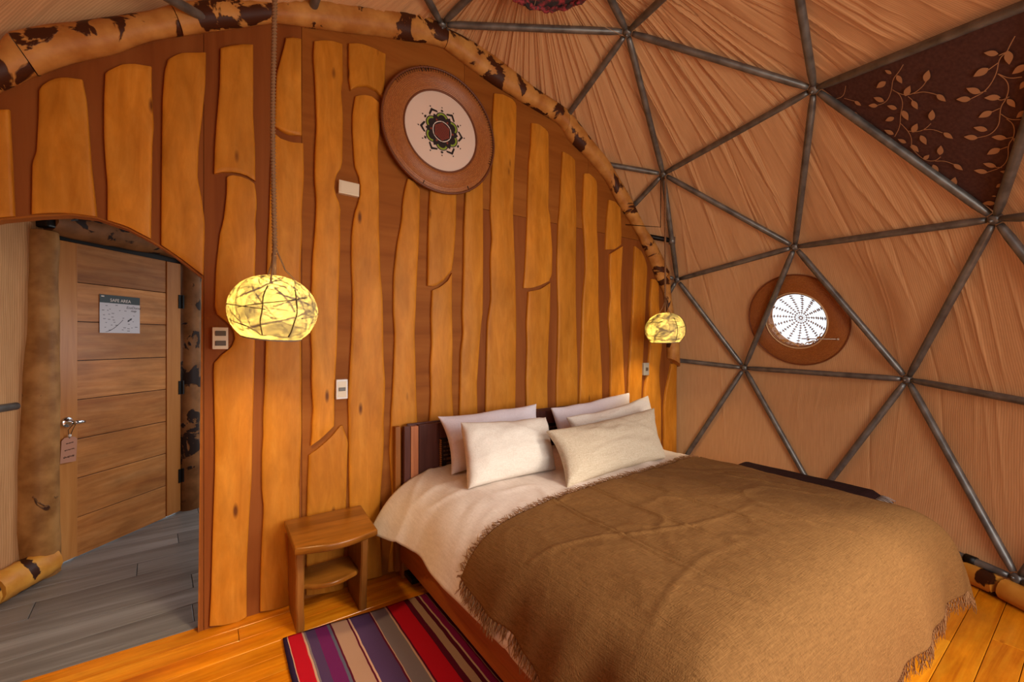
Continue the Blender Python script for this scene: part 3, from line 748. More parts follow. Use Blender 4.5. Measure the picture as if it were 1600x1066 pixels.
def make_lining():
    az0, az1 = math.radians(-56), math.radians(304.2)
    az = np.concatenate([np.linspace(az0, math.radians(118), 1650), np.linspace(math.radians(118), az1, 420)[1:]])
    na, ne = len(az), 140
    el = np.linspace(math.radians(-17.3), math.radians(89.0), ne)
    A, E = np.meshgrid(az, el)
    d = np.stack([np.cos(E) * np.cos(A), np.cos(E) * np.sin(A), np.sin(E)], -1).reshape(-1, 3)
    r = np.concatenate([shell_radius(d[k:k + 8000]) for k in range(0, len(d), 8000)])
    U = (A * 2.7).reshape(-1)
    V = (E * 2.7).reshape(-1)
    # folds: narrow creases that run down the slope, bending a little
    rs = np.random.RandomState(11)
    h = np.zeros((ne, na))
    for k in range(600):
        a = rs.uniform(az0, az1)
        e0 = rs.uniform(-0.25, 1.35)
        ln = rs.uniform(0.35, 1.15)
        up = 0.35 + 0.65 * min(max((e0 + 0.15) / 0.8, 0), 1)
        amp = rs.uniform(0.006, 0.022) * up
        w = rs.uniform(0.0025, 0.0075)
        sl = rs.uniform(-0.02, 0.10)
        sgn = 1 if rs.rand() < 0.7 else -1
        i0, i1 = np.searchsorted(el, [e0, min(e0 + ln, 1.5)])
        for i in range(i0, i1):
            tt = (el[i] - e0) / ln
            env = math.sin(PI * min(max(tt, 0), 1)) ** 0.7
            cc = a + (sl * tt + 0.012 * math.sin(tt * 3 + k))
            wd = w / max(math.cos(el[i]), 0.12) ** 0.3
            j0, j1 = np.searchsorted(az, [cc - 4 * wd, cc + 4 * wd])
            if j1 > j0:
                x = (az[j0:j1] - cc) / wd
                h[i, j0:j1] += sgn * amp * env * (np.exp(-np.abs(x) * 1.5) * np.where(x > 0, 1.0, 0.75 + 0.25 * np.cos(x)))
    soft = fbm(A * 16 + 3 * fbm(A * 2, E * 3, 2), E * 1.6, 3) * 0.012 * np.clip((E + 0.2) / 0.7, 0.25, 1)
    h = h + soft
    shell_r = r
    r = r + 0.036 - np.minimum(h.reshape(-1), 0.03)
    # the lining is stretched flat behind the wicker surround of the round window
    n = np.array(PORT_N)
    q = d @ n
    pp = np.array(DC) + d * (PORT_D / np.maximum(q, 0.5))[:, None] - np.array(PORT_C)
    ww = np.clip((0.80 - np.linalg.norm(pp, axis=1)) / 0.40, 0, 1)
    ww = np.where(q > 0.7, ww * ww * (3 - 2 * ww), 0)
    r = r + ww * np.maximum((PORT_D + 0.014) / np.maximum(q, 0.5) - r, 0)
    # it bulges outwards behind the left end of the log border
    q2 = d @ (np.array([-2.15, 0.78, 1.70]) / np.linalg.norm([-2.15, 0.78, 1.70]))
    w2 = np.clip((q2 - 0.90) / 0.08, 0, 1)
    r = r + 0.16 * w2 * w2 * (3 - 2 * w2)
    # stretched away behind the brown cloth panel
    tri = NV[[26, 9, 24]] - np.array(DC)
    inside = np.ones(len(d))
    for a in range(3):
        nn = np.cross(tri[a], tri[(a + 1) % 3])
        nn *= np.sign(nn @ tri[(a + 2) % 3])
        inside = np.minimum(inside, np.clip(((d @ nn) + 0.22) / 0.16, 0, 1))
    r = r + inside * np.maximum(shell_r + 0.032 - r, 0)
    P = np.array(DC) + d * r[:, None]
    P[:, 2] = np.maximum(P[:, 2], 0.0)
    # cut-outs: the round window, the entry
    rel = P - np.array(PORT_C)
    dist = np.linalg.norm(rel - (rel @ n)[:, None] * n, axis=1)
    hole = (dist < 0.225) & (q > 0.9)
    azd = np.degrees(A).reshape(-1)
    entry = (azd > 104) & (azd < 166) & (P[:, 2] < 2.25)
    eld = np.degrees(E).reshape(-1)
    bay = (azd > 240) & (azd < 304) & (eld < 42) & (P[:, 2] > 0.25)     # the clear bay window behind the camera
    cut = (hole | entry | bay).reshape(ne, na)
    f = []
    I, J = np.meshgrid(np.arange(ne - 1), np.arange(na - 1), indexing='ij')
    keep = ~(cut[:-1, :-1] | cut[1:, :-1] | cut[:-1, 1:] | cut[1:, 1:])
    I, J = I[keep], J[keep]
    Q = np.stack([I * na + J, (I + 1) * na + J, (I + 1) * na + J + 1, I * na + J + 1], -1)
    me = bpy.data.meshes.new('wall_dome')
    me.vertices.add(len(P))
    me.vertices.foreach_set('co', P.reshape(-1))
    me.loops.add(Q.size)
    me.loops.foreach_set('vertex_index', Q.reshape(-1).astype(np.int32))
    me.polygons.add(len(Q))
    me.polygons.foreach_set('loop_start', np.arange(0, Q.size, 4, dtype=np.int32))
    me.polygons.foreach_set('use_smooth', np.ones(len(Q), bool))
    me.update(calc_edges=True)
    uv = me.uv_layers.new(name='UVMap')
    lv = Q.reshape(-1)
    uv.data.foreach_set('uv', np.stack([U[lv], V[lv]], -1).reshape(-1).astype(np.float32))
    me.validate()
    return struct(link('wall_right', me, M['fabric']))


lining = make_lining()


def strip_cloth(name, path, z0, z1, mat):
    """upright cloth along a plan path, with the lining's UVs"""
    n = 60
    pts = []
    seg = [0]
    for a, b in zip(path, path[1:]):
        seg.append(seg[-1] + math.dist(a, b))
    ss = np.linspace(0, seg[-1], n)
    xs = np.interp(ss, seg, [p[0] for p in path])
    ys = np.interp(ss, seg, [p[1] for p in path])
    zs = np.linspace(z0, z1, 30)
    V, uvs = [], []
    for z in zs:
        for k in range(n):
            off = 0.008 * float(fbm(ss[k] * 14, z * 1.2))
            V.append((xs[k] - off, ys[k] + off, z))
            uvs.append((ss[k], z))
    o = mesh(name, V, grid_faces(30, n), mat, None, True)
    l = o.data.uv_layers.new(name='UVMap')
    for lp in o.data.loops:
        l.data[lp.index].uv = uvs[lp.vertex_index]
    return o


struct(strip_cloth('wall_left', [(-0.80, 1.25), (-0.90, 1.10), (-1.02, 0.88), (-1.16, 0.5), (-1.27, 0.05), (-1.33, -0.35)], 0.02, 2.35, M['fabric']))

# ------------------------------------------------------------------ dome frame of steel tube
frame = tag(empty('dome_frame', (1.346, -0.81, 0.0)), 'grey steel tube geodesic frame standing against the tan dome lining', 'frame')
TR = 0.0215
CAMV = Vector((0, -2.58, 1.4))
CD = Vector((0.571, 0.821, 0))


def inview(p):
    q = Vector(p) - CAMV
    dz = q.dot(CD)
    if dz < 0.15:
        return False
    x = 800 + 680 * q.dot(Vector((0.821, -0.571, 0))) / dz
    y = 533 - 680 * q.z / dz
    return -150 < x < 1750 and -150 < y < 1216


frame_inv = frame.matrix_world.inverted()
used = set()
OFF = Vector(frame.location)


def skip_node(i):
    p = NODES[i]
    return p[0] < 0.1 and p[1] > 0.4 and p[2] < 2.4 or (p[0] < -0.8 and p[1] > -0.3 and p[2] < 2.3)     # the entry opening interrupts the frame here


for a, b in EDGES:
    if a == 45 and b == 46:
        continue
    if skip_node(a) or skip_node(b):
        continue
    pa, pb = Vector(NODES[a]), Vector(NODES[b])
    if not any(inview(pa.lerp(pb, t)) for t in (0, .1, .2, .3, .4, .5, .6, .7, .8, .9, 1)):
        continue
    used |= {a, b}
    u = (pb - pa).normalized()
    A, B = pa + u * 0.035, pb - u * 0.035
    m = MB()
    # tube with flattened, welded ends
    m.tube([A - OFF, A + u * 0.03 - OFF, A + u * 0.08 - OFF, B - u * 0.08 - OFF, B - u * 0.03 - OFF, B - OFF], [TR * .72, TR * .85, TR, TR, TR * .85, TR * .72], 12)
    m.build('strut', M['steel'], frame, True)
for i in sorted(used):
    p = Vector(NODES[i])
    if not inview(p):
        continue
    n = (p - DC).normalized()
    R = n.to_track_quat('Z', 'Y').to_matrix()
    m = MB()
    prof = [(0.001, -0.024), (0.020, -0.022), (0.028, -0.012), (0.030, 0.012), (0.022, 0.024), (0.001, 0.026)]
    m.lathe(prof, 12, Matrix.Translation(p - OFF) @ R.to_4x4())
    m.lathe([(0.001, -0.036), (0.008, -0.035), (0.009, -0.022)], 6, Matrix.Translation(p - OFF) @ R.to_4x4())
    m.build('hub', M['steel'], frame, True)
# stub of the horizontal tube that stops at the entry post, and the base tube clamp
m = MB()
m.tube([Vector((-1.21, 0.42, 1.03)) - OFF, Vector((-0.905, 1.06, 1.03)) - OFF], TR, 12)
m.build('strut', M['steel'], frame, True)
for a, b, t in ((8, 2, 0.17), (8, 7, 0.5)):
    pa, pb = Vector(NODES[a]), Vector(NODES[b])
    c = pa.lerp(pb, t)
    u = (pb - pa).normalized()
    MB().tube([c - u * .025 - OFF, c + u * .025 - OFF], 0.027, 12).build('clamp', M['black_metal'], frame, True)
MB().tube([Vector((3.0, 0.02, 2.43)) - OFF, Vector((3.12, -0.28, 2.36)) - OFF, Vector(NODES[23]) - OFF - Vector((0, -.02, .03))], 0.004, 6).build('cable', M['black_metal'], frame, True)
# black wrapped end of the tube that meets the wall edge, and its small joint
ga, gc = Vector(NODES[5]), Vector(NODES[23])
j = gc.lerp(ga, 0.60)
m = MB()
m.tube([j - OFF, Vector((3.20, 0.16, 2.42)) - OFF], 0.022, 10)
m.build('wrapped_tube', M['black_metal'], frame, True)
m = MB()
m.tube([j + Vector((0, 0, .03)) - OFF, j - Vector((0, 0, .03)) - OFF], 0.029, 10)
m.build('joint', M['steel'], frame, True)

# ------------------------------------------------------------------ floors
FLOOR_ROT = 0.018


def plank_floor(name, x0, x1, y0, y1, w, lens, mat, rot, top, core, gap=0.0025, seed=1):
    o = MB()
    o.box(((x0 + x1) / 2, (y0 + y1) / 2, top - 0.035), (x1 - x0, y1 - y0, 0.03))
    base = struct(o.build(name, core))
    rnd = random.Random(seed)
    cr, sr = math.cos(rot), math.sin(rot)
    y = y0 - 0.3
    while y < y1 + 0.3:
        x = x0 - rnd.uniform(0.1, 1.0)
        while x < x1 + 0.2:
            L = rnd.choice(lens)
            cx, cy = x + L / 2, y + w / 2
            # plank corner polygon, turned, clipped to the floor's rectangle
            pts = []
            for (px, py) in ((x + gap / 2, y + gap / 2), (x + L - gap / 2, y + gap / 2), (x + L - gap / 2, y + w - gap / 2), (x + gap / 2, y + w - gap / 2)):
                pts.append((px * cr - py * sr, px * sr + py * cr))
            x += L
            pts = clip_rect(pts, x0, x1, y0, y1)
            if len(pts) < 3:
                continue
            area = abs(sum(a[0] * b[1] - b[0] * a[1] for a, b in zip(pts, pts[1:] + pts[:1]))) / 2
            if area < 0.004:
                continue
            dz = rnd.uniform(-0.0006, 0.0006)
            n = len(pts)
            b = 0.0016
            gx = sum(p[0] for p in pts) / n
            gy = sum(p[1] for p in pts) / n
            V = [(p[0] - gx, p[1] - gy, -0.02) for p in pts] + [(p[0] - gx, p[1] - gy, -b) for p in pts]
            ins = inset(pts, b)
            V += [(p[0] - gx, p[1] - gy, dz) for p in ins]
            F = [tuple(range(n))[::-1], tuple(range(2 * n, 3 * n))]
            for k in range(n):
                k2 = (k + 1) % n
                F += [(k, k2, n + k2, n + k), (n + k, n + k2, 2 * n + k2, 2 * n + k)]
            q = mesh('plank', V, F, mat, base)
            q.location = (gx, gy, top)
        y += w
    return base


def clip_rect(pts, x0, x1, y0, y1):
    def clip(ps, f, inter):
        out = []
        for i in range(len(ps)):
            a, b = ps[i - 1], ps[i]
            fa, fb = f(a), f(b)
            if fa != fb:
                out.append(inter(a, b))
            if fb:
                out.append(b)
        return out
    def ix(c):
        return lambda a, b: (c, a[1] + (b[1] - a[1]) * (c - a[0]) / (b[0] - a[0]))
    def iy(c):
        return lambda a, b: (a[0] + (b[0] - a[0]) * (c - a[1]) / (b[1] - a[1]), c)
    for f, g in ((lambda p: p[0] >= x0, ix(x0)), (lambda p: p[0] <= x1, ix(x1)), (lambda p: p[1] >= y0, iy(y0)), (lambda p: p[1] <= y1, iy(y1))):
        if len(pts) < 3:
            return []
        pts = clip(pts, f, g)
    out = []
    for p in pts:
        if not out or math.dist(p, out[-1]) > 1e-5:
            out.append(p)
    if len(out) > 1 and math.dist(out[0], out[-1]) < 1e-5:
        out.pop()
    return out


def inset(pts, b):
    n = len(pts)
    a = sum(p[0] * q[1] - q[0] * p[1] for p, q in zip(pts, pts[1:] + pts[:1]))
    s = 1 if a > 0 else -1
    out = []
    for i in range(n):
        p0, p1, p2 = Vector(pts[i - 1]), Vector(pts[i]), Vector(pts[(i + 1) % n])
        d1, d2 = (p1 - p0).normalized(), (p2 - p1).normalized()
        n1, n2 = Vector((-d1.y, d1.x)) * s, Vector((-d2.y, d2.x)) * s
        h = (n1 + n2)
        h = h / max(h.dot(n1), 0.3) if h.length > 1e-6 else n1
        out.append(tuple(p1 + h * b))
    return out


M['floor_gap'] = plain('floor_gap', srgb(60, 30, 10), 0.8)
M['grey_gap'] = plain('grey_floor_gap', srgb(40, 36, 34), 0.8)
plank_floor('floor', -1.35, 4.15, -3.45, 0.04, 0.108, (1.2, 1.6, 2.2, 2.8), M['floor'], FLOOR_ROT, 0.0, M['floor_gap'])
plank_floor('floor_entry', -1.6, 1.5, 0.0435, 2.5, 0.185, (0.92,), M['grey_floor'], 0.08, 0.0, M['grey_gap'], 0.003, 5)

# ------------------------------------------------------------------ slab wall with its arched log border


def prism(poly, y0, y1):
    """upright slab with outline poly [(x, z)] from y0 (front) to y1"""
    bm = bmesh.new()
    fr = [bm.verts.new((x, y0, z)) for x, z in poly]
    bk = [bm.verts.new((x, y1, z)) for x, z in poly]
    n = len(poly)
    f = bm.faces.new(fr)
    g = bm.faces.new(bk[::-1])
    for i in range(n):
        j = (i + 1) % n
        bm.faces.new((fr[j], fr[i], bk[i], bk[j]))
    bmesh.ops.recalc_face_normals(bm, faces=bm.faces[:])
    bmesh.ops.triangulate(bm, faces=[f, g])
    me = bpy.data.meshes.new('prism')
    bm.to_mesh(me)
    bm.free()
    return me


lip = [(x - 0.06 * (1 if x > 1.2 else -1), z - 0.05) for x, z in OUTER]
ARCHP = [(x, z) for x, z in ARCH]
outline = [(-0.95, 2.18)] + lip[1:] + [(3.64, 0.0)] + [(-0.041, 0.0)] + ARCHP[::-1] + [(-0.95, 1.66)]
core = link('wall_back', prism(outline, 0.028, 0.055), M['wallcore'])
struct(core)


def clip_poly(poly, x0, x1, z0, z1):
    return clip_rect(poly, x0, x1, z0, z1)


for (x0, x1, z0, z1, k) in ((-1.0, -0.0265, 0, 4, 'ply_v'), (-0.0245, 0.406, 0, 4, 'ply_v'), (0.408, 1.40, 0, 4, 'ply'), (1.402, 2.55, 2.312, 4, 'ply'), (2.552, 4, 2.312, 4, 'ply'),
                            (1.402, 2.35, 0, 2.309, 'ply_v'), (2.352, 4, 0, 2.309, 'ply_v')):
    pl = clip_poly(outline, x0, x1, z0, z1)
    if len(pl) >= 3:
        link('plywood_panel', prism(pl, 0.0, 0.0278), M[k], core)


def curve(pts, t, jit=0.0):
    pts = list(pts)
    return pts


def slab(sp, seed):
    L, R, T, B = [np.array(s, float) for s in sp]
    rnd = np.random.RandomState(seed)
    nc, nr = 11, 56
    us = np.array([0, 0.0, 0.02, 0.08, 0.22, 0.36, 0.5, 0.64, 0.78, 0.92, 0.98, 1.0, 1.0])
    # offset of the front face from the plywood, across the width
    prof = np.array([0.0, 0.014, 0.0185, 0.0205, 0.022, 0.0228, 0.023, 0.0228, 0.022, 0.0205, 0.0185, 0.014, 0.0])
    prof = prof * rnd.uniform(0.85, 1.15)
    xl0, xr0 = L[0, 0], R[0, 0]
    xt = np.interp(us, np.linspace(0, 1, 9), np.linspace(0, 1, 9))

    def zat(C, x):
        o = np.argsort(C[:, 0])
        return np.interp(x, C[o, 0], C[o, 1])

    def edge(E, z):
        o = np.argsort(E[:, 1])
        zz, xx = E[o, 1], E[o, 0]
        dz = np.linspace(-0.02, 0.02, 5)
        return np.mean([np.interp(z + q, zz, xx) for q in dz], axis=0)

    V = []
    ts = np.linspace(0, 1, nr)
    ts = np.concatenate([[0], ts, [1]])
    for r_i, t in enumerate(ts):
        for c_i, u in enumerate(us):
            x = xl0 + (xr0 - xl0) * u
            zt = zat(T, x)
            xb = L[-1, 0] + (R[-1, 0] - L[-1, 0]) * u
            zb = zat(B, xb)
            z = zt + (zb - zt) * t
            a, b = edge(L, z), edge(R, z)
            if b < a + 0.01:
                b = a + 0.01
            x = a + (b - a) * u
            y = prof[c_i]
            if r_i in (0, len(ts) - 1):
                y = 0.0
            elif r_i in (1, len(ts) - 2):
                y = min(y, 0.018)
            y += 0.0035 * float(fbm(x * 9 + seed, z * 2.2)) * (y > 0.005)
            V.append((x, -y, z))
    o = mesh('slab', V, grid_faces(len(ts), len(us)), M['slab'], core)
    shade_auto(o, 0.9)
    return o


for k, s in enumerate(SLABS):
    slab(s, k)


def arc_len(A):
    q = np.concatenate([[0], np.cumsum(np.linalg.norm(np.diff(A, axis=0), axis=1))])
    return q


def border_log(o0, o1, i0, i1, seed):
    """one piece of the log border between two joints; o*, i* are arc lengths on its outer and inner outline"""
    n, m = 26, 14
    O, I = np.array(OUTER), np.array(INNER)
    so, si = arc_len(O), arc_len(I)
    to, ti = np.linspace(o0, o1, n), np.linspace(i0, i1, n)
    o_ = np.array([np.interp(to, so, O[:, 0]), np.interp(to, so, O[:, 1])]).T
    i_ = np.array([np.interp(ti, si, I[:, 0]), np.interp(ti, si, I[:, 1])]).T

    def sm(a):
        for _ in range(3):
            a[1:-1] = (a[:-2] + 2 * a[1:-1] + a[2:]) / 4
        return a
    o_, i_ = sm(o_), sm(i_)
    V = []
    for k in range(n):
        c = (o_[k] + i_[k]) / 2
        e = (o_[k] - i_[k]) / 2
        w = np.linalg.norm(e)
        e = e / w
        for q in range(m):
            an = 2 * PI * q / m
            wob = 1 + 0.06 * float(fbm(k * 0.22 + seed * 3, q * 0.6 + seed))
            off = e * w * math.cos(an) * wob
            y = -0.022 - math.sin(an) * min(w * 0.85, 0.062) * wob
            V.append((c[0] + off[0], y, c[1] + off[1]))
    F = grid_faces(n, m, True)
    F.append(tuple(range(m))[::-1])
    F.append(tuple((n - 1) * m + q for q in range(m)))
    o = fix_normals(mesh('border_log', V, F, M['arch_log'], core))
    shade_auto(o, 0.8)


def arc_at(A, p):
    A = np.array(A)
    s_ = arc_len(A)
    best = (9, 0)
    for t in np.linspace(0, s_[-1], 1500):
        q = (np.interp(t, s_, A[:, 0]), np.interp(t, s_, A[:, 1]))
        best = min(best, (math.dist(q, p), t))
    return best[1]


JO = [0.0] + [arc_at(OUTER, j[0]) for j in JOINTS] + [arc_len(np.array(OUTER))[-1]]
JI = [0.0] + [arc_at(INNER, j[1]) for j in JOINTS] + [arc_len(np.array(INNER))[-1]]
for k in range(len(JO) - 1):
    if JO[k + 1] - JO[k] > 0.03 and JI[k + 1] - JI[k] > 0.005:
        border_log(JO[k] + 0.002, JO[k + 1] - 0.002, JI[k] + 0.002, JI[k + 1] - 0.002, k)

# thin edge strip around the doorway arch
V = []
for x, z in ARCHP[:-1] + [(-0.041, 0.0)]:
    V += [(x, -0.004, z), (x, 0.058, z)]
dn = len(ARCHP)
V2 = []
for k, (x, z) in enumerate(ARCHP[:-1] + [(-0.041, 0.0)]):
    a = ARCHP[max(k - 1, 0)]
    b = ARCHP[min(k + 1, dn - 1)]
    dx, dz = b[0] - a[0], b[1] - a[1]
    l = math.hypot(dx, dz)
    nx, nz = -dz / l, dx / l
    V2 += [(x - nx * 0.007, -0.004, z - nz * 0.007), (x - nx * 0.007, 0.058, z - nz * 0.007)]
F = []
nn = len(V)
for k in range(dn - 1):
    a = 2 * k
    F += [(a, a + 1, a + 3, a + 2), (nn + a, nn + a + 2, nn + a + 3, nn + a + 1), (a, a + 2, nn + a + 2, nn + a), (a + 1, nn + a + 1, nn + a + 3, a + 3)]
fix_normals(mesh('arch_edge_strip', V + V2, F, M['ply'], core))

# ------------------------------------------------------------------ entry door and its log frame
DA, DB = Vector((-0.788, 1.231, 0)), Vector((-0.195, 1.895, 0))
DU = (DB - DA).normalized()
DNn = Vector((DU.y, -DU.x, 0))          # towards the room
DW = (DB - DA).length
DH = 2.03
door = struct(empty('door_1', DA))
door.rotation_euler = (0, 0, math.atan2(DU.y, DU.x))
# local axes: x along the door, -y towards the room, z up
ST = 0.128
for x0, x1 in ((0.004, ST), (DW - ST, DW - 0.004)):
    MB().box(((x0 + x1) / 2, 0.02, DH / 2 + 0.006), (x1 - x0, 0.042, DH - 0.012), 0.003).build('stile', M['door_stile'], door)
MB().box((DW / 2, 0.03, DH / 2), (DW - 0.02, 0.014, DH - 0.02)).build('door_core', M['black_metal'], door)
nb = 8
bh = DH / nb
for k in range(nb):
    MB().box((DW / 2, 0.023, bh * (k + .5) + 0.004), (DW - 2 * ST - 0.004, 0.032, bh - 0.0045), 0.002).build('board', M['door'], door)
for z in (0.30, 1.02, 1.72):
    m = MB()
    m.tube([(DW + 0.006, -0.012, z - 0.055), (DW + 0.006, -0.012, z + 0.055)], 0.009, 8)
    m.box((DW - 0.012, -0.004, z), (0.03, 0.006, 0.11))
    m.build('hinge', M['black_metal'], door)
m = MB()
Mh = Matrix.Translation((0.066, 0.0, 0.887)) @ Matrix.Rotation(PI / 2, 4, 'X')
m.lathe([(0.001, -0.001), (0.034, 0.0), (0.034, 0.006), (0.028, 0.012), (0.014, 0.016), (0.012, 0.045), (0.001, 0.05)], 20, Mh)
m.tube([(0.066, -0.052, 0.887), (0.078, -0.058, 0.887), (0.10, -0.06, 0.885), (0.125, -0.058, 0.882)], [0.011, 0.012, 0.011, 0.009], 10)
m.build('handle', M['chrome'], door, True)


def rough_log(name, pts, radii, mat, parent, seed, n=14, flat=None):
    m = MB()
    P, Rr = [], []
    N = 22
    tt = np.linspace(0, 1, len(pts))
    for k in range(N):
        t = k / (N - 1)
        P.append(Vector([float(np.interp(t, tt, [p[c] for p in pts])) for c in range(3)]))
        Rr.append(float(np.interp(t, np.linspace(0, 1, len(radii)), radii)))
    m.tube(P, Rr, n)
    for i, v in enumerate(m.v[:]):
        k, q = divmod(i, n)
        c = P[min(k, N - 1)]
        w = 1 + 0.12 * float(fbm(k * 0.3 + seed * 5, q * 0.5 + seed))
        m.v[i] = tuple(c + (Vector(v) - c) * w)
    o = m.build(name, mat, parent)
    shade_auto(o, 0.9)
    return o


rough_log('post', [(-0.075, 0.0, 0.0), (-0.095, 0.0, 0.3), (-0.09, 0, 0.7), (-0.075, 0, 1.1), (-0.07, 0, 1.4), (-0.068, 0, 1.7), (-0.06, 0, 1.95), (-0.058, 0, 2.06)],
          [0.095, 0.105, 0.098, 0.085, 0.076, 0.074, 0.07, 0.062], M['door_log'], door, 3)
rough_log('post', [(DW + 0.10, 0.02, 0.0), (DW + 0.09, 0.02, 0.7), (DW + 0.105, 0.02, 1.4), (DW + 0.1, 0.02, 2.1)], [0.10, 0.085, 0.082, 0.085], M['dark_log'], door, 8)
rough_log('lintel_log', [(-0.05, 0.0, 2.15), (0.3, 0.0, 2.16), (0.7, 0.0, 2.17), (DW + 0.25, 0.0, 2.16)], [0.095, 0.105, 0.10, 0.095], M['dark_log'], door, 5)
MB().box((DW / 2, 0.045, DH + 0.062), (DW + 0.30, 0.04, 0.118), 0.002).build('door_head', M['black_metal'], door)
m = MB()
m.box((-0.055, -0.03, 2.12), (0.075, 0.09, 0.08), 0.012)
m.tube([(-0.02, -0.08, 2.13), (0.05, -0.10, 2.16)], 0.008, 6)
m.build('bracket', M['black_metal'], door)
# unseen roof and boards, added to keep sky light out of the entry
ent = struct(empty('entry_sky_block', DA))
ent.rotation_euler = (0, 0, math.atan2(DU.y, DU.x))
MB().box((0.5, -0.35, 2.30), (2.0, 0.9, 0.03)).build('sky_block_roof', plain('sky_block_cloth', srgb(120, 86, 60), 0.9), ent)
MB().box((DW + 0.62, 0.06, 1.14), (0.98, 0.03, 2.28)).build('sky_block_board', M['door_log'], ent)
MB().box((-0.32, 0.10, 1.14), (0.5, 0.03, 2.28)).build('sky_block_board', M['door_log'], ent)
# logs lying along the foot of the lining: entry side and bed side
bl = struct(empty('baseboard_left', (-0.9, 1.0, 0)))
BO = Vector((-0.9, 1.0, 0))
for a, b, s in (((-0.80, 1.165, 0.075), (-0.955, 0.87, 0.075), 2), ((-0.965, 0.855, 0.07), (-1.2, 0.35, 0.07), 4)):
    rough_log('log', [Vector(a) - BO, Vector(b) - BO], [0.082, 0.08], M['base_log'], bl, s)
br = struct(empty('baseboard_right', (3.6, -1.6, 0)))
BO2 = Vector((3.6, -1.6, 0))
for a0, a1, s in ((16, -6, 1), (-6.6, -31.2, 2), (-31.9, -52, 3)):
    pts = []
    for k in range(7):
        an = math.radians(a0 + (a1 - a0) * k / 6)
        pts.append(Vector((DC.x + 2.57 * math.cos(an), DC.y + 2.57 * math.sin(an), 0.058)) - BO2)
    rough_log('log', pts, [0.056, 0.060, 0.056], M['base_log'], br, s)

# ================================================================== THINGS
# ------------------------------------------------------------------ bed
bed = tag(empty('bed', (1.86, -1.05, 0)), 'wooden double bed with dark carved headboard against the slab wall', 'bed')
BO3 = Vector(bed.location)


def bx(name, c, s, mat, parent, off, bev=0.004):
    return MB().box(Vector(c) - off, s, bev).build(name, mat, parent)


def sheet_rail(name, p0, p1, zb, zt, th, mat, parent, off):
    """long rail whose ends may lie at different heights"""
    p0, p1 = Vector(p0), Vector(p1)
    d = (p1 - p0)
    L = d.length
    R = Matrix.Rotation(math.atan2(d.y, d.x), 3, 'Z')
    return MB().box((p0 + p1) / 2 + Vector((0, 0, (zb + zt) / 2)) - off, (L, th, zt - zb), 0.004, R).build(name, mat, parent)


sheet_rail('side_rail', (0.938, -0.10, 0), (0.918, -2.02, 0), 0.112, 0.262, 0.034, M['bed'], bed, BO3)
sheet_rail('side_rail', (2.79, -0.10, 0), (2.76, -2.02, 0), 0.112, 0.262, 0.034, M['bed'], bed, BO3)
bx('foot_rail', (1.84, -2.0, 0.187), (1.81, 0.034, 0.15), M['bed'], bed, BO3)
for x, y, s in ((0.955, -0.085, 0.06), (2.77, -0.085, 0.06)):
    l = bx('leg', (x, y, 0.15), (0.055, 0.05, 0.30), M['bed_z'], bed, BO3)
for x, y in ((0.97, -1.93), (2.70, -1.95)):
    l = bx('leg', (x, y, 0.085), (0.06, 0.06, 0.13), M['bed_z'], bed, BO3)
    m = MB()
    m.lathe([(0.001, 0.0), (0.032, 0.0), (0.034, 0.012), (0.03, 0.03), (0.001, 0.032)], 14, Matrix.Translation(Vector((x, y, 0)) - BO3))
    o = m.build('foot_cap', M['castor'], l, True)
bx('support_bar', (0.965, -0.15, 0.03), (0.05, 0.16, 0.03), M['black_metal'], bed, BO3)
bx('mattress', (1.86, -1.06, 0.42), (1.70, 1.80, 0.29), M['white_pillow'], bed, BO3, 0.05)
bx('slat_base', (1.86, -1.06, 0.235), (1.80, 1.84, 0.03), M['bed'], bed, BO3)
# headboard: rear frame, front boards, pale inlay, carved panel with a rope border
hb = bx('headboard', (1.905, -0.058, 0.60), (1.86, 0.018, 0.60), M['hb_dark'], bed, BO3)
HX = [(0.945, 0.985, 'hb_dark'), (0.986, 1.035, 'hb_light'), (1.036, 1.172, 'hb_dark')]
for a, b, k in HX:
    bx('headboard_board', ((a + b) / 2, -0.083, 0.60), (b - a - 0.001, 0.034, 0.585 if k != 'hb_light' else 0.575), M[k], hb, BO3, 0.003)
for a, b, k in HX:
    a2, b2 = 3.80 - b, 3.80 - a
    bx('headboard_board', ((a2 + b2) / 2, -0.083, 0.60), (b2 - a2 - 0.001, 0.034, 0.585), M[k], hb, BO3, 0.003)
bx('top_rail', (1.90, -0.083, 0.843), (1.455, 0.034, 0.098), M['hb_dark'], hb, BO3, 0.003)
bx('carved_panel', (1.90, -0.072, 0.55), (1.45, 0.012, 0.48), M['carve'], hb, BO3, 0.001)
m = MB()
rnd = random.Random(4)
for z in np.arange(0.42, 0.78, 0.026):
    x = 1.21
    while x < 2.58:
        w = rnd.choice((0.012, 0.018, 0.03))
        if rnd.random() < 0.8:
            m.box(Vector((x + w / 2, -0.080, float(z))) - BO3, (w, 0.006, rnd.choice((0.005, 0.008, 0.014))))
        x += w + 0.008
o = m.build('carving', M['carve_hi'], hb)
o['kind'] = 'stuff'
m = MB()
for x in (1.182, 2.618):
    for k in range(34):
        m.box(Vector((x, -0.092, 0.345 + k * 0.0132)) - BO3, (0.015, 0.012, 0.009), 0.002, Matrix.Rotation(0.5, 3, 'Y'))
m.build('rope_border', M['rope_trim'], hb)['kind'] = 'stuff'
bx('back_post', (0.918, -0.052, 0.46), (0.034, 0.04, 0.86), M['bed_z'], bed, BO3, 0.004)
bx('back_post', (2.87, -0.052, 0.46), (0.034, 0.04, 0.86), M['bed_z'], bed, BO3, 0.004)

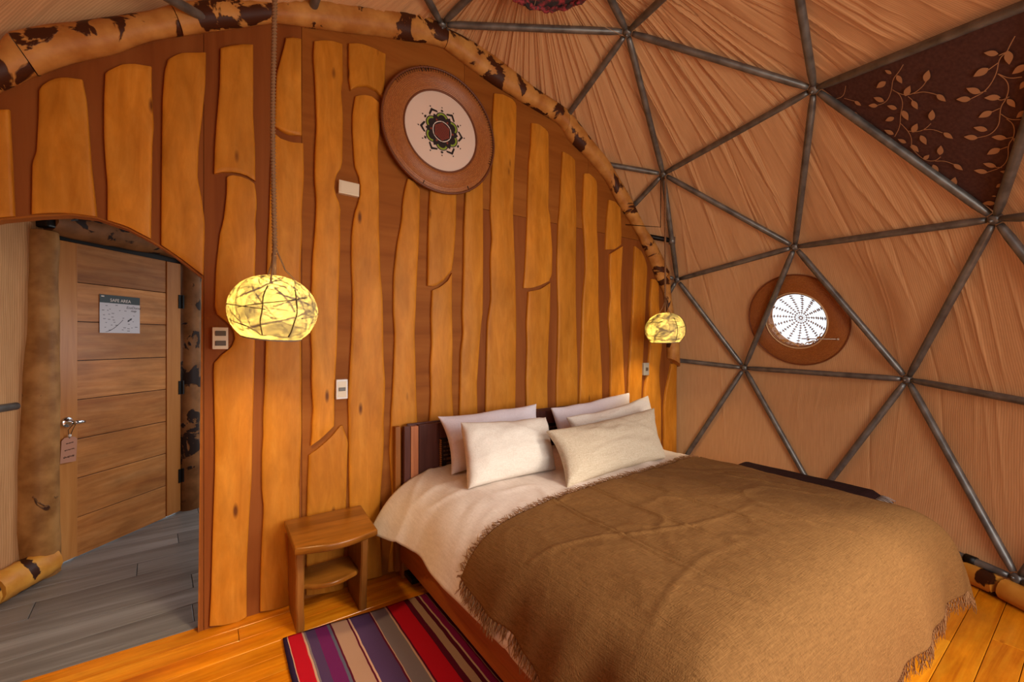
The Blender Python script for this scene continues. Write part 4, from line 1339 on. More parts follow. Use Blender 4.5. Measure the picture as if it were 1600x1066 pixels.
# ------------------------------------------------------------------ duvet and blanket: cloth over the mattress
PROF = np.array([(0.832, 0.335), (0.846, 0.375), (0.866, 0.43), (0.905, 0.505), (0.965, 0.562), (1.06, 0.597), (1.22, 0.612), (1.5, 0.618), (1.86, 0.622), (2.25, 0.618), (2.5, 0.611), (2.68, 0.600),
                 (2.79, 0.572), (2.862, 0.52), (2.893, 0.44), (2.90, 0.36), (2.905, 0.28)])


def smooth_prof(P, n=400):
    s = np.concatenate([[0], np.cumsum(np.linalg.norm(np.diff(P, axis=0), axis=1))])
    q = np.linspace(0, s[-1], n)
    a = np.stack([np.interp(q, s, P[:, 0]), np.interp(q, s, P[:, 1])], 1)
    for _ in range(220):
        a[1:-1] = (a[:-2] + 2 * a[1:-1] + a[2:]) / 4
    s = np.concatenate([[0], np.cumsum(np.linalg.norm(np.diff(a, axis=0), axis=1))])
    return a, s


PA, PS = smooth_prof(PROF)
PLEN = PS[-1]
YP = np.array([(-0.10, 0.0), (-1.75, 0.0), (-1.90, 0.010), (-1.985, 0.035), (-2.04, 0.085), (-2.068, 0.16), (-2.080, 0.25), (-2.087, 0.34), (-2.094, 0.43), (-2.10, 0.50)])
YA, YS = smooth_prof(YP)


def cloth_pt(s, b, off, drop_wave=1.0):
    """s: arc length across the bed from the left hem; b: arc length from the headboard; arrays"""
    s = np.asarray(s, float)
    b = np.asarray(b, float)
    x = np.interp(s, PS, PA[:, 0]) - np.maximum(-s, 0) * 0.25
    x = x + np.maximum(s - PLEN, 0) * 0.10
    z = np.interp(s, PS, PA[:, 1]) - np.maximum(-s, 0) * 0.95 - np.maximum(s - PLEN, 0) * 0.98
    y = np.interp(b, YS, YA[:, 0]) - np.maximum(b - YS[-1], 0) * 0.15
    dy = np.interp(b, YS, YA[:, 1]) + np.maximum(b - YS[-1], 0) * 0.98
    top = 0.622
    dz = np.maximum(top - z, 0.0)
    # crest moves outward towards the foot on the left, inward at the far corner
    tt = np.clip((-y - 0.7) / 1.3, 0, 1)
    left = np.clip((1.3 - x) / 0.4, 0, 1)
    x = x - 0.055 * tt * left * np.clip(1 - dz / 0.30, 0, 1)
    d = (dz ** 3 + dy ** 3 + 1e-9) ** (1 / 3)
    cor = np.minimum(dz, dy)
    xm = 1.86
    sign = np.where(x > xm, 1, -1)
    x = x + sign * 0.10 * np.clip(cor - 0.06, 0, 1)
    y = y - 0.06 * np.clip(cor - 0.06, 0, 1)
    z = top - d
    # outward push
    k = np.clip(dz / 0.25, 0, 1)
    k2 = np.clip(dy / 0.25, 0, 1)
    x = x + sign * off * k
    y = y - off * k2
    z = z + off * (1 - np.maximum(k, k2)) + off * 0.3
    return x, y, z


def cloth_mesh(S, B, off, wr, name, mat, parent, seed, thick=0.006):
    x, y, z = cloth_pt(S, B, off)
    x, y, z = wr(S, B, x, y, z)
    nr, nc = S.shape
    V = np.stack([x, y, z], -1).reshape(-1, 3)
    o = mesh(name, V.tolist(), grid_faces(nr, nc), mat, parent, True)
    sm = o.modifiers.new('thickness', 'SOLIDIFY')
    sm.thickness = thick
    sm.offset = -1
    return o


# duvet
nb_, ns_ = 110, 190
S, B = np.meshgrid(np.linspace(0.0, PLEN, ns_), np.linspace(0.012, 1.80, nb_))


def duvet_wr(S, B, x, y, z):
    n = fbm(x * 5 + 2 * vnoise(y * 3, x * 2), y * 4, 3)
    rid = (1 - np.abs(fbm(x * 4.0 + 4 + y * 1.5, y * 2.2 - x, 2))) ** 6
    r2 = (1 - np.abs(fbm(x * 2.2 + 9 - y * 2.6, y * 1.4 + x * 1.2 + 3, 2))) ** 14
    z = z + 0.009 * n + 0.008 * (rid - 0.3) + 0.010 * r2
    side = np.clip((0.30 - S) / 0.30, 0, 1)
    side0 = side
    side = side * np.clip((1.15 - B) / 0.35, 0, 1)
    x = x - side * (0.011 * np.sin(B * 9 + 0.6) * side + 0.010 * fbm(B * 6, S * 3, 2))
    # the free corner by the nightstand flares out and hangs a little
    c = np.clip(1 - B / 0.45, 0, 1) * np.clip(1 - S / 0.42, 0, 1)
    x = x - 0.085 * c
    z = z - 0.015 * c
    z = z + 0.018 * np.clip(side0 - 0.3, 0, 1) * np.clip((B - 0.4) / 0.3, 0, 1) + 0.012 * side0 * np.clip(B / 0.3, 0, 1) * np.clip((0.9 - B) / 0.4, 0, 1)
    # pressed down under the pillows
    return x, y, z


duvet = cloth_mesh(S, B, 0.0, duvet_wr, 'duvet', M['duvet'], None, 1, 0.012)
tag(duvet, 'pale beige white duvet spread over the bed, hanging down its left side', 'duvet')

# blanket
TOPF = 0.80         # where its upper hem lies, as arc length from the headboard


def hem_b(S):
    u = (S / PLEN)
    h = 0.895 - 0.10 * np.clip((u - 0.25) / 0.6, 0, 1) + 0.012 * np.sin(u * 14) + 0.05 * np.clip((0.22 - u) / 0.2, 0, 1) * 0
    return h


BLE0 = 0.060        # left hem (arc length up from the duvet hem)
BEND = YS[-1] - 0.115


def left_s(b):
    return BLE0 + 0.016 * np.sin(b * 6) + 0.05 * np.clip((1.15 - b) / 0.3, 0, 1) - 0.07 * np.clip((b - 1.3) / 0.6, 0, 1)


nb_, ns_ = 230, 330
U, Vv = np.meshgrid(np.linspace(0, 1, ns_), np.linspace(0, 1, nb_))
S0 = U * PLEN
B0 = hem_b(S0) + (BEND - hem_b(S0)) * Vv
SL = left_s(B0)
S = SL + (PLEN + 0.02 - SL) * U


def blanket_wr(S, B, x, y, z):
    n = fbm(x * 4, y * 4, 3)
    z = z + 0.004 * n + 0.0012 * fbm(x * 42, y * 42, 2)
    side = np.clip((0.34 - S) / 0.30, 0, 1)
    # upright folds in the left-hand drop, deeper towards the hem and the foot
    f = np.clip((B - 0.95) / 0.5, 0.15, 1)
    wv = np.sin(B * 19 + 1.5 * np.sin(B * 3.1)) * 0.6 + 0.4 * np.sin(B * 33 + 1)
    x = x - side * f * (0.012 + 0.022 * wv)
    top = np.clip((S - 0.25) / 0.15, 0, 1)
    # pressed creases running the length of the blanket
    for k, s0 in enumerate((0.62, 0.90, 1.18, 1.46, 1.75, 2.02)):
        dd = (S - s0 - 0.012 * np.sin(B * 2.2 + k)) / 0.008
        z = z + 0.008 * (np.exp(-dd * dd) - 0.9 * np.exp(-(dd - 1.6) ** 2)) * top * np.clip(1.75 - B, 0, 0.4) / 0.4
    # one crease lying across
    dd = ((B - 1.30) - 0.22 * (S - 0.5) + 0.05 * np.sin(S * 5)) / 0.014
    z = z + 0.005 * np.exp(-dd * dd) * np.clip((1.5 - S) / 0.6, 0, 1) * top
    dd = ((B - 1.62) + 0.10 * (S - 1.0) - 0.03 * np.sin(S * 7)) / 0.016
    z = z + 0.003 * np.exp(-dd * dd) * np.clip((1.2 - S) / 0.5, 0, 1) * top
    ft = np.clip((B - 1.98) / 0.3, 0, 1)
    y = y - ft * (0.010 * np.sin(S * 9) + 0.008 * np.sin(S * 21 + 1))
    z = z + (0.009 * fbm(x * 5 + 2 * vnoise(y * 3, x * 2), y * 4, 3) + 0.008 * np.maximum((1 - np.abs(fbm(x * 4.0 + 4 + y * 1.5, y * 2.2 - x, 2))) ** 6 - 0.3, 0)) * 0.8 * top * (1 - ft)
    return x, y, z


blanket = cloth_mesh(S, B0, 0.018, blanket_wr, 'blanket', M['blanket'], None, 2, 0.005)
tag(blanket, 'brown woven blanket with fringed hems covering the lower bed', 'blanket')

# its fringe: twisted threads along the upper, left and foot hems
fv, ff = [], []
rnd = random.Random(9)


def strands(cnt, at, ln, outb, outs):
    for k in range(cnt):
        t = (k + rnd.random()) / cnt
        s, b = at(t)
        L = ln * rnd.uniform(0.55, 1.25)
        js, jb = rnd.uniform(-0.5, 0.5) * L, rnd.uniform(-0.5, 0.5) * L
        pts = []
        for q in range(4):
            w = q / 3
            ss = s + outs * L * w + js * w * w * (1 if outs == 0 else 0.2)
            bb = b + outb * L * w + jb * w * w * (1 if outb == 0 else 0.2)
            sa, ba = np.array([[ss]]), np.array([[bb]])
            x, y, z = cloth_pt(sa, ba, 0.020 + 0.004 * math.sin(w * 3 + k))
            x, y, z = blanket_wr(sa, ba, x, y, z)
            pts.append(Vector((x[0, 0], y[0, 0], z[0, 0] + rnd.uniform(-0.002, 0.004) * w)))
        m = MB().tube(pts, [0.0019, 0.0018, 0.0016, 0.0008], 3, False)
        base = len(fv)
        fv.extend(m.v)
        ff.extend([tuple(i + base for i in f) for f in m.f])


def at_top(t):
    s = float(left_s(0.9)) + (PLEN - float(left_s(0.9))) * t
    return s, float(hem_b(np.array(t * PLEN)))


strands(520, at_top, 0.045, -1, 0)
strands(420, lambda t: (float(left_s(0.90 + (BEND - 0.90) * t)), 0.90 + (BEND - 0.90) * t), 0.050, 0, -1)
strands(560, lambda t: (PLEN * t, BEND), 0.060, 1, 0)
fr = mesh('fringe', fv, ff, M['fringe'], blanket, True)
fr['kind'] = 'stuff'


# ------------------------------------------------------------------ pillows
def pillow(name, bl_, br_, tl, tr, t, mat, label, seed, soft=0.02, group=None):
    bl_, br_, tl, tr = map(Vector, (bl_, br_, tl, tr))
    n = ((br_ - bl_).cross(tl - bl_)).normalized()
    c = (bl_ + br_ + tl + tr) / 4
    N = 44
    V = []
    for side in (1, -1):
        for i in range(N):
            for j in range(N):
                u, v = j / (N - 1), i / (N - 1)
                # denser near the seams
                u = 0.5 - 0.5 * math.cos(PI * u)
                v = 0.5 - 0.5 * math.cos(PI * v)
                a, b = 2 * u - 1, 2 * v - 1
                pin = 0.075 + 0.03 * math.sin(seed * 2.1)
                uu = 0.5 + (a * (1 - pin * (1 - b * b))) / 2
                vv = 0.5 + (b * (1 - pin * (1 - a * a))) / 2
                p = bl_.lerp(br_, uu).lerp(tl.lerp(tr, uu), vv)
                q = max((1 - a * a) * (1 - b * b), 0)
                h = t / 2 * (q ** 0.36) * (1 + 0.10 * float(fbm(u * 2.2 + seed * 3, v * 2.2 + side)))
                e = max(abs(a), abs(b))
                wr = (float(fbm(u * 6 + seed, v * 5 + seed * 2, 3)) + 0.9 * (1 - abs(float(fbm(u * 3.1 + v * 2 + seed * 7, v * 2.4 - u, 2)))) ** 7) * soft * 0.55 * (q ** 0.3)
                crn = (abs(a) * abs(b)) ** 2
                fold = soft * 0.55 * crn * math.sin(9 * (u * 1.3 - v) + seed) * (q ** 0.25)
                sag = -0.012 * (1 - abs(a)) * (1 if b > 0.6 else 0) * (b - 0.6)
                p = p + n * (side * (h + wr * 0.6 + fold) + 0.3 * wr) + Vector((0, 0, sag + 0.014 * float(fbm(u * 3.5 + seed, seed * 1.7, 2)) * max(b, 0) ** 4))
                V.append(p)
    F = grid_faces(N, N)
    F2 = [tuple(i + N * N for i in f[::-1]) for f in F]
    o = mesh(name, [tuple(p - c) for p in V], F + F2, mat, None, True)
    o.location = c
    bm = bmesh.new()
    bm.from_mesh(o.data)
    bmesh.ops.remove_doubles(bm, verts=bm.verts[:], dist=0.0004)
    bm.to_mesh(o.data)
    bm.free()
    return tag(o, label, 'pillow', group)


G = 'pillows piled along the headboard'
p1 = pillow('pillow', (1.145, -0.315, .628), (1.84, -0.305, .628), (1.12, -0.185, .955), (1.868, -0.185, .965), 0.15, M['white_pillow'], 'smooth white pillow leaning on the headboard at the left', 1, 0.016, G)
p2 = pillow('pillow', (2.00, -0.315, .628), (2.72, -0.305, .628), (2.00, -0.185, .915), (2.834, -0.185, .97), 0.14, M['white_pillow'], 'smooth white pillow against the headboard behind the right hand linen ones', 5, 0.016, G)
p3 = pillow('pillow', (1.105, -0.585, .628), (1.70, -0.585, .628), (1.135, -0.45, .945), (1.735, -0.45, .925), 0.17, M['cream_pillow'], 'cream linen pillow standing in front of the left white pillow', 2, 0.03, G)
p4 = pillow('pillow', (1.95, -0.57, .628), (2.80, -0.50, .628), (1.92, -0.44, .90), (2.75, -0.44, .975), 0.15, M['cream_pillow'], 'cream pillow mostly hidden behind the long natural linen one', 3, 0.03, G)
p5 = pillow('pillow', (1.53, -0.875, .626), (2.47, -0.80, .628), (1.575, -0.655, .89), (2.575, -0.625, .925), 0.16, M['linen_pillow'], 'long natural linen pillow with coarse weave in front on the right', 4, 0.03, G)

# ------------------------------------------------------------------ nightstand
ns = tag(empty('nightstand', (0.51, -0.22, 0)), 'rustic wooden nightstand with bowed top and one shelf beside the bed', 'nightstand')
NO = Vector(ns.location)


def bowed_board(name, back, front, z, th, mat, parent, off, bow, seed, wane=0.006):
    """board between two back corners and two front corners, its front edge bowed out"""
    (x0, y0), (x1, y1) = back
    (x2, y2), (x3, y3) = front
    n = 26
    ol = []
    for k in range(n + 1):
        t = k / n
        x = x2 + (x3 - x2) * t
        y = y2 + (y3 - y2) * t - bow * math.sin(PI * t) + wane * float(fbm(t * 5 + seed, seed))
        ol.append((x, y))
    for k in range(9):
        t = k / 8
        ol.append((x1 + (x0 - x1) * t, y1 + (y0 - y1) * t))
    bm = bmesh.new()
    lo = [bm.verts.new((p[0] - off.x, p[1] - off.y, z - th - off.z)) for p in ol]
    hi = [bm.verts.new((p[0] - off.x, p[1] - off.y, z - off.z)) for p in ol]
    m = len(ol)
    bm.faces.new(lo[::-1])
    bm.faces.new(hi)
    for k in range(m):
        k2 = (k + 1) % m
        bm.faces.new((lo[k], lo[k2], hi[k2], hi[k]))
    bmesh.ops.recalc_face_normals(bm, faces=bm.faces[:])
    es = [e for e in bm.edges if abs(e.verts[0].co.z - e.verts[1].co.z) < 1e-6]
    bmesh.ops.bevel(bm, geom=es, offset=0.009, segments=3, affect='EDGES', profile=0.5)
    me = bpy.data.meshes.new(name)
    bm.to_mesh(me)
    bm.free()
    o = link(name, me, mat, parent)
    shade_auto(o, 0.7)
    return o


bowed_board('top', ((0.315, -0.055), (0.705, -0.055)), ((0.312, -0.425), (0.682, -0.43)), 0.47, 0.034, M['stand'], ns, NO, 0.045, 3)
bowed_board('shelf', ((0.375, -0.06), (0.64, -0.06)), ((0.378, -0.25), (0.64, -0.25)), 0.205, 0.026, M['stand'], ns, NO, 0.05, 6)


def leg_slab(x0, yt, yb, seed):
    n = 24
    V = []
    for k in range(n):
        t = k / (n - 1)
        z = 0.436 * (1 - t)
        yf = yt + (yb - yt) * t + 0.008 * float(fbm(t * 4 + seed, 2.3)) - 0.012 * math.sin(PI * t)
        yb_ = -0.045
        xo = 0.004 * float(fbm(t * 3, seed))
        w = 0.037 + 0.004 * float(fbm(t * 5 + 9, seed))
        e = 0.007
        ring = [(x0 - w / 2 + xo, yb_), (x0 + w / 2 + xo, yb_), (x0 + w / 2 + xo, yf + e), (x0 + w / 2 - e + xo, yf), (x0 - w / 2 + e + xo, yf), (x0 - w / 2 + xo, yf + e)]
        V += [(a - NO.x, b - NO.y, z) for a, b in ring]
    F = grid_faces(n, 6, True) + [tuple(range(6))[::-1], tuple((n - 1) * 6 + q for q in range(6))]
    o = fix_normals(mesh('leg', V, F, M['stand_leg'], ns))
    shade_auto(o, 0.5)


leg_slab(0.355, -0.29, -0.284, 2)
leg_slab(0.655, -0.295, -0.284, 5)

# ------------------------------------------------------------------ rug
V = []
nx_, ny_ = 60, 70
for i in range(ny_):
    for j in range(nx_):
        u, v = j / (nx_ - 1), i / (ny_ - 1)
        X = u * 0.98
        Y = -v * 1.52
        V.append((X + 0.004 * math.sin(Y * 7), Y + 0.004 * math.sin(X * 11) - 0.07 * u * (1 - v), 0.009 + 0.0025 * float(fbm(X * 7, Y * 7)) - (0.004 if (u in (0, 1) or v in (0, 1)) else 0)))
rug = mesh('rug', V, grid_faces(ny_, nx_), M['rug'], None, True)
rug.location = (0.28, -0.297, 0)
sm = rug.modifiers.new('thickness', 'SOLIDIFY')
sm.thickness = 0.006
sm.offset = -1
tag(rug, 'striped handwoven rug in red, purple and beige on the floor beside the bed', 'rug')

# ------------------------------------------------------------------ bench with dark runner beyond the bed
be = tag(empty('bench', (3.27, -1.22, 0)), 'low wooden bench beyond the bed by the dome lining', 'bench')
BE = Vector(be.location)
bx('bench_top', (3.27, -1.22, 0.425), (0.34, 0.80, 0.035), M['bed'], be, BE, 0.005)
for x in (3.14, 3.40):
    for y in (-0.88, -1.56):
        bx('leg', (x, y, 0.204), (0.045, 0.045, 0.408), M['bed_z'], be, BE, 0.004)
V = []
path = []
for t in np.linspace(0, 1, 40):
    x = 3.075 + 0.39 * t
    path.append((x, 0.452 + 0.004 * math.sin(t * 9)))
path = [(3.068, 0.36), (3.070, 0.40), (3.072, 0.43)] + path + [(3.470, 0.43), (3.472, 0.39)]
ys = np.linspace(-0.80, -1.665, 40)
for y in ys:
    for (x, z) in path:
        edge = max(0.0, (-y - 1.62)) * 0.6 + max(0.0, y + 0.83) * 0.6
        sk = 0.0
        V.append((x - 3.27 + sk, y + 1.22 + 0.03 * (x - 3.27), z + 0.004 * float(fbm(x * 12, y * 8)) - edge))
rn = mesh('runner', V, grid_faces(len(ys), len(path)), M['dark_cloth'], None, True)
rn.location = (3.27, -1.22, 0)
sm = rn.modifiers.new('thickness', 'SOLIDIFY')
sm.thickness = 0.006
sm.offset = 1
tag(rn, 'dark brown woven runner laid over the bench beyond the bed', 'runner')
rnd = random.Random(2)
for k in range(2):
    m = MB()
    for q in range(30):
        if q % 2 != k:
            continue
        x = -0.19 + 0.38 * (q + 0.5) / 30
        m.tube([(x, -0.44, 0.432), (x + rnd.uniform(-.008, .008), -0.47, 0.428), (x + rnd.uniform(-.015, .015), -0.505, 0.412)], [0.004, 0.0045, 0.003], 5)
    o = m.build('tassels', M['yarn_white'] if k else M['dark_cloth'], rn, True)
    o['kind'] = 'stuff'

# ------------------------------------------------------------------ round wicker discs


def uv_from_polar(o, cx, cz, axes):
    l = o.data.uv_layers.new(name='UVMap')
    for p in o.data.polygons:
        an = []
        for li in p.loop_indices:
            c = o.data.vertices[o.data.loops[li].vertex_index].co
            an.append((math.atan2(c[axes[1]], c[axes[0]]), math.hypot(c[axes[0]], c[axes[1]])))
        a0 = an[0][0]
        for li, (a, r) in zip(p.loop_indices, an):
            while a - a0 > PI:
                a -= 2 * PI
            while a - a0 < -PI:
                a += 2 * PI
            l.data[li].uv = (a / (2 * PI) * 9.0, r * 9.0)


def wicker_ring(parent, r0, r1, dep, name='wicker_ring'):
    """local z faces the viewer; woven in raised courses"""
    prof = []
    n = 30
    for k in range(n + 1):
        r = r0 + (r1 - r0) * k / n
        z = dep * math.sin(PI * (0.15 + 0.75 * k / n)) + 0.0018 * (k % 2)
        prof.append((r, z))
    prof += [(r1 + 0.004, 0.0), (r1, -0.008), (r0, -0.008), (r0, prof[0][1])]
    m = MB().lathe(prof, 120)
    o = m.build(name, M['wicker'], parent)
    uv_from_polar(o, 0, 0, (0, 1))
    shade_auto(o, 0.7)
    return o


wd = tag(empty('wall_disc', (1.215, -0.036, 2.735)), 'large round wicker disc with white centre and mandala on the slab wall', 'wall decoration')
wd.rotation_euler = (PI / 2, 0, 0)
wicker_ring(wd, 0.252, 0.388, 0.022)
m = MB()
for r, t in ((0.388, 0.008), (0.253, 0.006)):
    ring = [(r * math.cos(2 * PI * k / 72), r * math.sin(2 * PI * k / 72), 0.012) for k in range(73)]
    m.tube(ring, t, 8, False)
m.build('rim', plain('wicker_rim', srgb(108, 56, 26), 0.5), wd, True)
MB().lathe([(0.001, 0.010), (0.15, 0.009), (0.252, 0.006), (0.252, 0.0), (0.001, 0.0)], 64).build('canvas', M['canvas'], wd)
m = MB()
rnd = random.Random(1)
for k in range(64):
    a = math.radians(-20 + k * 2.6)
    p = Vector((math.cos(a), math.sin(a), 0))
    m.tube([p * 0.362 + Vector((0, 0, 0.018)), p * 0.376 + Vector((0, 0, 0.022)), p * 0.391 + Vector((0, 0, 0.014))], 0.0016, 4)
for a in (105, 108, 112, 250, 300):
    p = Vector((math.cos(math.radians(a)), math.sin(math.radians(a)), 0))
    m.tube([p * 0.36 + Vector((0, 0, 0.018)), p * 0.398 + Vector((0, 0, 0.012))], 0.003, 4)
m.build('stitching', plain('dark_stitch', srgb(48, 26, 16), 0.8), wd)['kind'] = 'stuff'
# mandala print: flat shapes a hair above the canvas
ROT = 0.0


def flat(name, polys, mat, z, parent):
    V, F = [], []
    for pl in polys:
        b = len(V)
        V += [(x, y, z) for x, y in pl]
        F.append(tuple(range(b, b + len(pl))))
    o = mesh(name, V, F, mat, parent)
    bm = bmesh.new()
    bm.from_mesh(o.data)
    bmesh.ops.triangulate(bm, faces=bm.faces[:])
    bm.to_mesh(o.data)
    bm.free()
    return o


def pol(r, a):
    return (r * math.cos(a), r * math.sin(a))


def arc_band(c, r0, r1, a0, a1, n=14):
    o = [(c[0] + r1 * math.cos(a0 + (a1 - a0) * k / n), c[1] + r1 * math.sin(a0 + (a1 - a0) * k / n)) for k in range(n + 1)]
    i = [(c[0] + r0 * math.cos(a1 + (a0 - a1) * k / n), c[1] + r0 * math.sin(a1 + (a0 - a1) * k / n)) for k in range(n + 1)]
    return o + i


def disc_poly(c, r, n=18):
    return [(c[0] + r * math.cos(2 * PI * k / n), c[1] + r * math.sin(2 * PI * k / n)) for k in range(n)]


blk, grn, red, wht, pet = [], [], [], [], []
for q in range(6):
    a = PI / 2 + q * PI / 3
    c = pol(0.076, a)
    blk.append(arc_band(c, 0.040, 0.045, a - 1.6, a + 1.6))
    grn.append(arc_band(c, 0.029, 0.039, a - 1.55, a + 1.55))
    blk.append(disc_poly(c, 0.0285))
    b = a + PI / 6
    # dark pointed petals over the ends of the green arcs
    pet.append([pol(0.114, b), pol(0.098, b + 0.16), pol(0.074, b + 0.36), pol(0.052, b + 0.50), pol(0.050, b), pol(0.052, b - 0.50), pol(0.074, b - 0.36), pol(0.098, b - 0.16)])
    red.append([pol(0.084, b), pol(0.073, b + 0.12), pol(0.067, b), pol(0.073, b - 0.12)])
    # outer chevrons and diamonds with dots
    blk.append([pol(0.150, b), pol(0.128, b + 0.26), pol(0.116, b + 0.27), pol(0.133, b), pol(0.116, b - 0.27), pol(0.128, b - 0.26)])
    blk.append(disc_poly(pol(0.160, b), 0.0045, 8))
    blk.append([pol(0.140, a), pol(0.131, a + 0.09), pol(0.124, a), pol(0.131, a - 0.09)])
    blk.append(disc_poly(pol(0.152, a), 0.0042, 8))
    # white hexagon-like arcs around the red heart
    wht.append(arc_band(pol(-0.016, b), 0.076, 0.081, b - 0.40, b + 0.40, 8))
heart = [pol(0.058, PI / 2 + q * PI / 3) for q in range(6)]
mand = flat('mandala_black', blk + [disc_poly((0, 0), 0.072, 36)], M['m_black'], 0.0112, wd)
flat('mandala_green', grn, M['m_green'], 0.0115, mand)
flat('mandala_petals', pet, M['m_black'], 0.0118, mand)
flat('mandala_white', wht, M['m_white'], 0.0121, mand)
flat('mandala_red', red + [heart], M['m_red'], 0.0122, mand)
cells = []
for i in range(-4, 5):
    for j_ in range(-4, 5):
        c = (0.0125 * (i + j_ / 2), 0.0108 * j_)
        if math.hypot(*c) < 0.047:
            cells.append(arc_band(c, 0.0046, 0.0060, 0, 2 * PI, 10))
flat('mandala_lattice', cells, plain('mandala_dark_red', srgb(70, 26, 22), 0.8), 0.0124, mand)

# round window in the dome: wicker surround with an open woven basket before the pane
Rq = (-PORT_N).to_track_quat('Z', 'Y')
win = struct(empty('window_1', PORT_C))
win.rotation_mode = 'QUATERNION'
win.rotation_quaternion = Rq
MB().lathe([(0.001, -0.10), (0.235, -0.10), (0.235, -0.104), (0.001, -0.104)], 48).build('pane', M['glass'], win)
MB().lathe([(0.236, 0.0), (0.236, -0.11), (0.245, -0.11), (0.245, 0.0), (0.236, 0.0)], 64).build('sleeve', plain('window_sleeve', srgb(150, 100, 66), 0.7), win)
wb = tag(empty('window_surround', PORT_C), 'round wicker basket ring with open woven middle over the dome window', 'basket')
wb.rotation_mode = 'QUATERNION'
wb.rotation_quaternion = Rq
wicker_ring(wb, 0.232, 0.370, 0.016)
m = MB()
m.tube([(0.232 * math.cos(2 * PI * k / 72), 0.232 * math.sin(2 * PI * k / 72), 0.012) for k in range(73)], 0.0055, 8, False)
m.build('inner_rim', plain('pale_cane', srgb(206, 168, 120), 0.5), wb, True)
m = MB()
m.tube([(0.376 * math.cos(2 * PI * k / 72), 0.376 * math.sin(2 * PI * k / 72), 0.004) for k in range(73)], 0.006, 8, False)
m.build('outer_rim', plain('dark_cane', srgb(120, 62, 28), 0.5), wb, True)
# spokes bulging outwards, with short woven ticks beside each spoke
cane = plain('basket_cane', srgb(150, 98, 60), 0.6)


def bowl(r):
    return -0.085 * (1 - (r / 0.232) ** 2)


for q in range(15):
    a = 2 * PI * q / 15
    m = MB()
    m.tube([(r * math.cos(a), r * math.sin(a), bowl(r)) for r in np.linspace(0.012, 0.229, 9)], 0.0016, 5)
    for k in range(9):
        r = 0.045 + k * 0.0195
        w = (0.014 + 0.075 * r)
        pts = []
        for t in (-1, -.3, .3, 1):
            aa = a + t * w * 0.5 / r
            pts.append((r * math.cos(aa), r * math.sin(aa), bowl(r) + 0.003 * (1 if k % 2 else -1)))
        m.tube(pts, [0.002, 0.0046, 0.0046, 0.002], 5)
    m.build('spoke', cane, wb, True)
m = MB()
m.tube([(0.012 * math.cos(2 * PI * k / 20), 0.012 * math.sin(2 * PI * k / 20), bowl(0.012)) for k in range(21)], 0.004, 6, False)
m.tube([(0.222 * math.cos(2 * PI * k / 60), 0.222 * math.sin(2 * PI * k / 60), bowl(0.222)) for k in range(61)], 0.006, 6, False)
m.tube([(0.228 * math.cos(2 * PI * k / 60), 0.228 * math.sin(2 * PI * k / 60), -0.002) for k in range(61)], 0.008, 6, False)
m.build('basket_hub', cane, wb, True)
m = MB()
rnd = random.Random(5)
for k in range(30):
    a = math.radians(rnd.uniform(185, 320))
    r = rnd.uniform(0.205, 0.232)
    m.tube([(r * math.cos(a), r * math.sin(a), bowl(r) + 0.004), ((r - .01) * math.cos(a + .08), (r - .01) * math.sin(a + .08), bowl(r) - 0.006), (r * math.cos(a + .17), r * math.sin(a + .17), bowl(r) + 0.004)], 0.004, 5)
m.build('loose_cane', plain('golden_cane', srgb(206, 146, 70), 0.55), wb, True)
# the latch pin across its lower edge
mt = MB()
mt.tube([(0.03, -0.150, 0.012), (0.285, -0.150, 0.030)], 0.0042, 8)
mt.tube([(0.283, -0.150, 0.030), (0.297, -0.150, 0.031)], 0.008, 8)
mt.build('latch_pin', plain('pale_pin', srgb(196, 180, 160), 0.4), wb, True)

# ------------------------------------------------------------------ brown leaf-print panel in one triangle of the dome
ND, NF, NN = (Vector(NODES[i]) for i in (26, 9, 24))
nrm = (NF - ND).cross(NN - ND).normalized()
if nrm.dot(CAMV - ND) < 0:
    nrm = -nrm
E1 = (NF - ND).normalized()
E2 = nrm.cross(E1)
Nx = NN - ND
BX = NF - ND
flat2 = lambda p: (p.dot(E1), p.dot(E2))
a3, b3, c3 = (0, 0), flat2(BX), flat2(Nx)
pan = empty('cloth_panel', ND + nrm * -0.018)
Rm = Matrix((E1, E2, nrm)).transposed()
pan.rotation_mode = 'QUATERNION'
pan.rotation_quaternion = Rm.to_quaternion()
tag(pan, 'triangular dark brown cloth panel with pale leaf vines in the dome frame', 'panel')
n = 60
V, idx, F = [], {}, []
inn = 0.965
for i in range(n + 1):
    for j_ in range(n + 1 - i):
        u, v = i / n, j_ / n
        x = a3[0] + (b3[0] - a3[0]) * u + (c3[0] - a3[0]) * v
        y = a3[1] + (b3[1] - a3[1]) * u + (c3[1] - a3[1]) * v
        cx, cy = (a3[0] + b3[0] + c3[0]) / 3, (a3[1] + b3[1] + c3[1]) / 3
        x, y = cx + (x - cx) * inn, cy + (y - cy) * inn
        e = min(u, v, 1 - u - v)
        z = 0.004 * float(fbm(x * 9, y * 3)) * min(e * 12, 1) + (0.004 * float(fbm(x * 30, y * 30)) if e < 0.02 else 0)
        idx[i, j_] = len(V)
        V.append((x, y, z))
for i in range(n):
    for j_ in range(n - i):
        F.append((idx[i, j_], idx[i + 1, j_], idx[i, j_ + 1]))
        if i + j_ < n - 1:
            F.append((idx[i + 1, j_], idx[i + 1, j_ + 1], idx[i, j_ + 1]))
mesh('panel_cloth', V, F, M['brown_panel'], pan, True)


def in_tri(p, s=0.985):
    def cr(a, b):
        return (b[0] - a[0]) * (p[1] - a[1]) - (b[1] - a[1]) * (p[0] - a[0])
    g = [cr(a3, b3), cr(b3, c3), cr(c3, a3)]
    return all(q > 0.004 for q in g) or all(q < -0.004 for q in g)


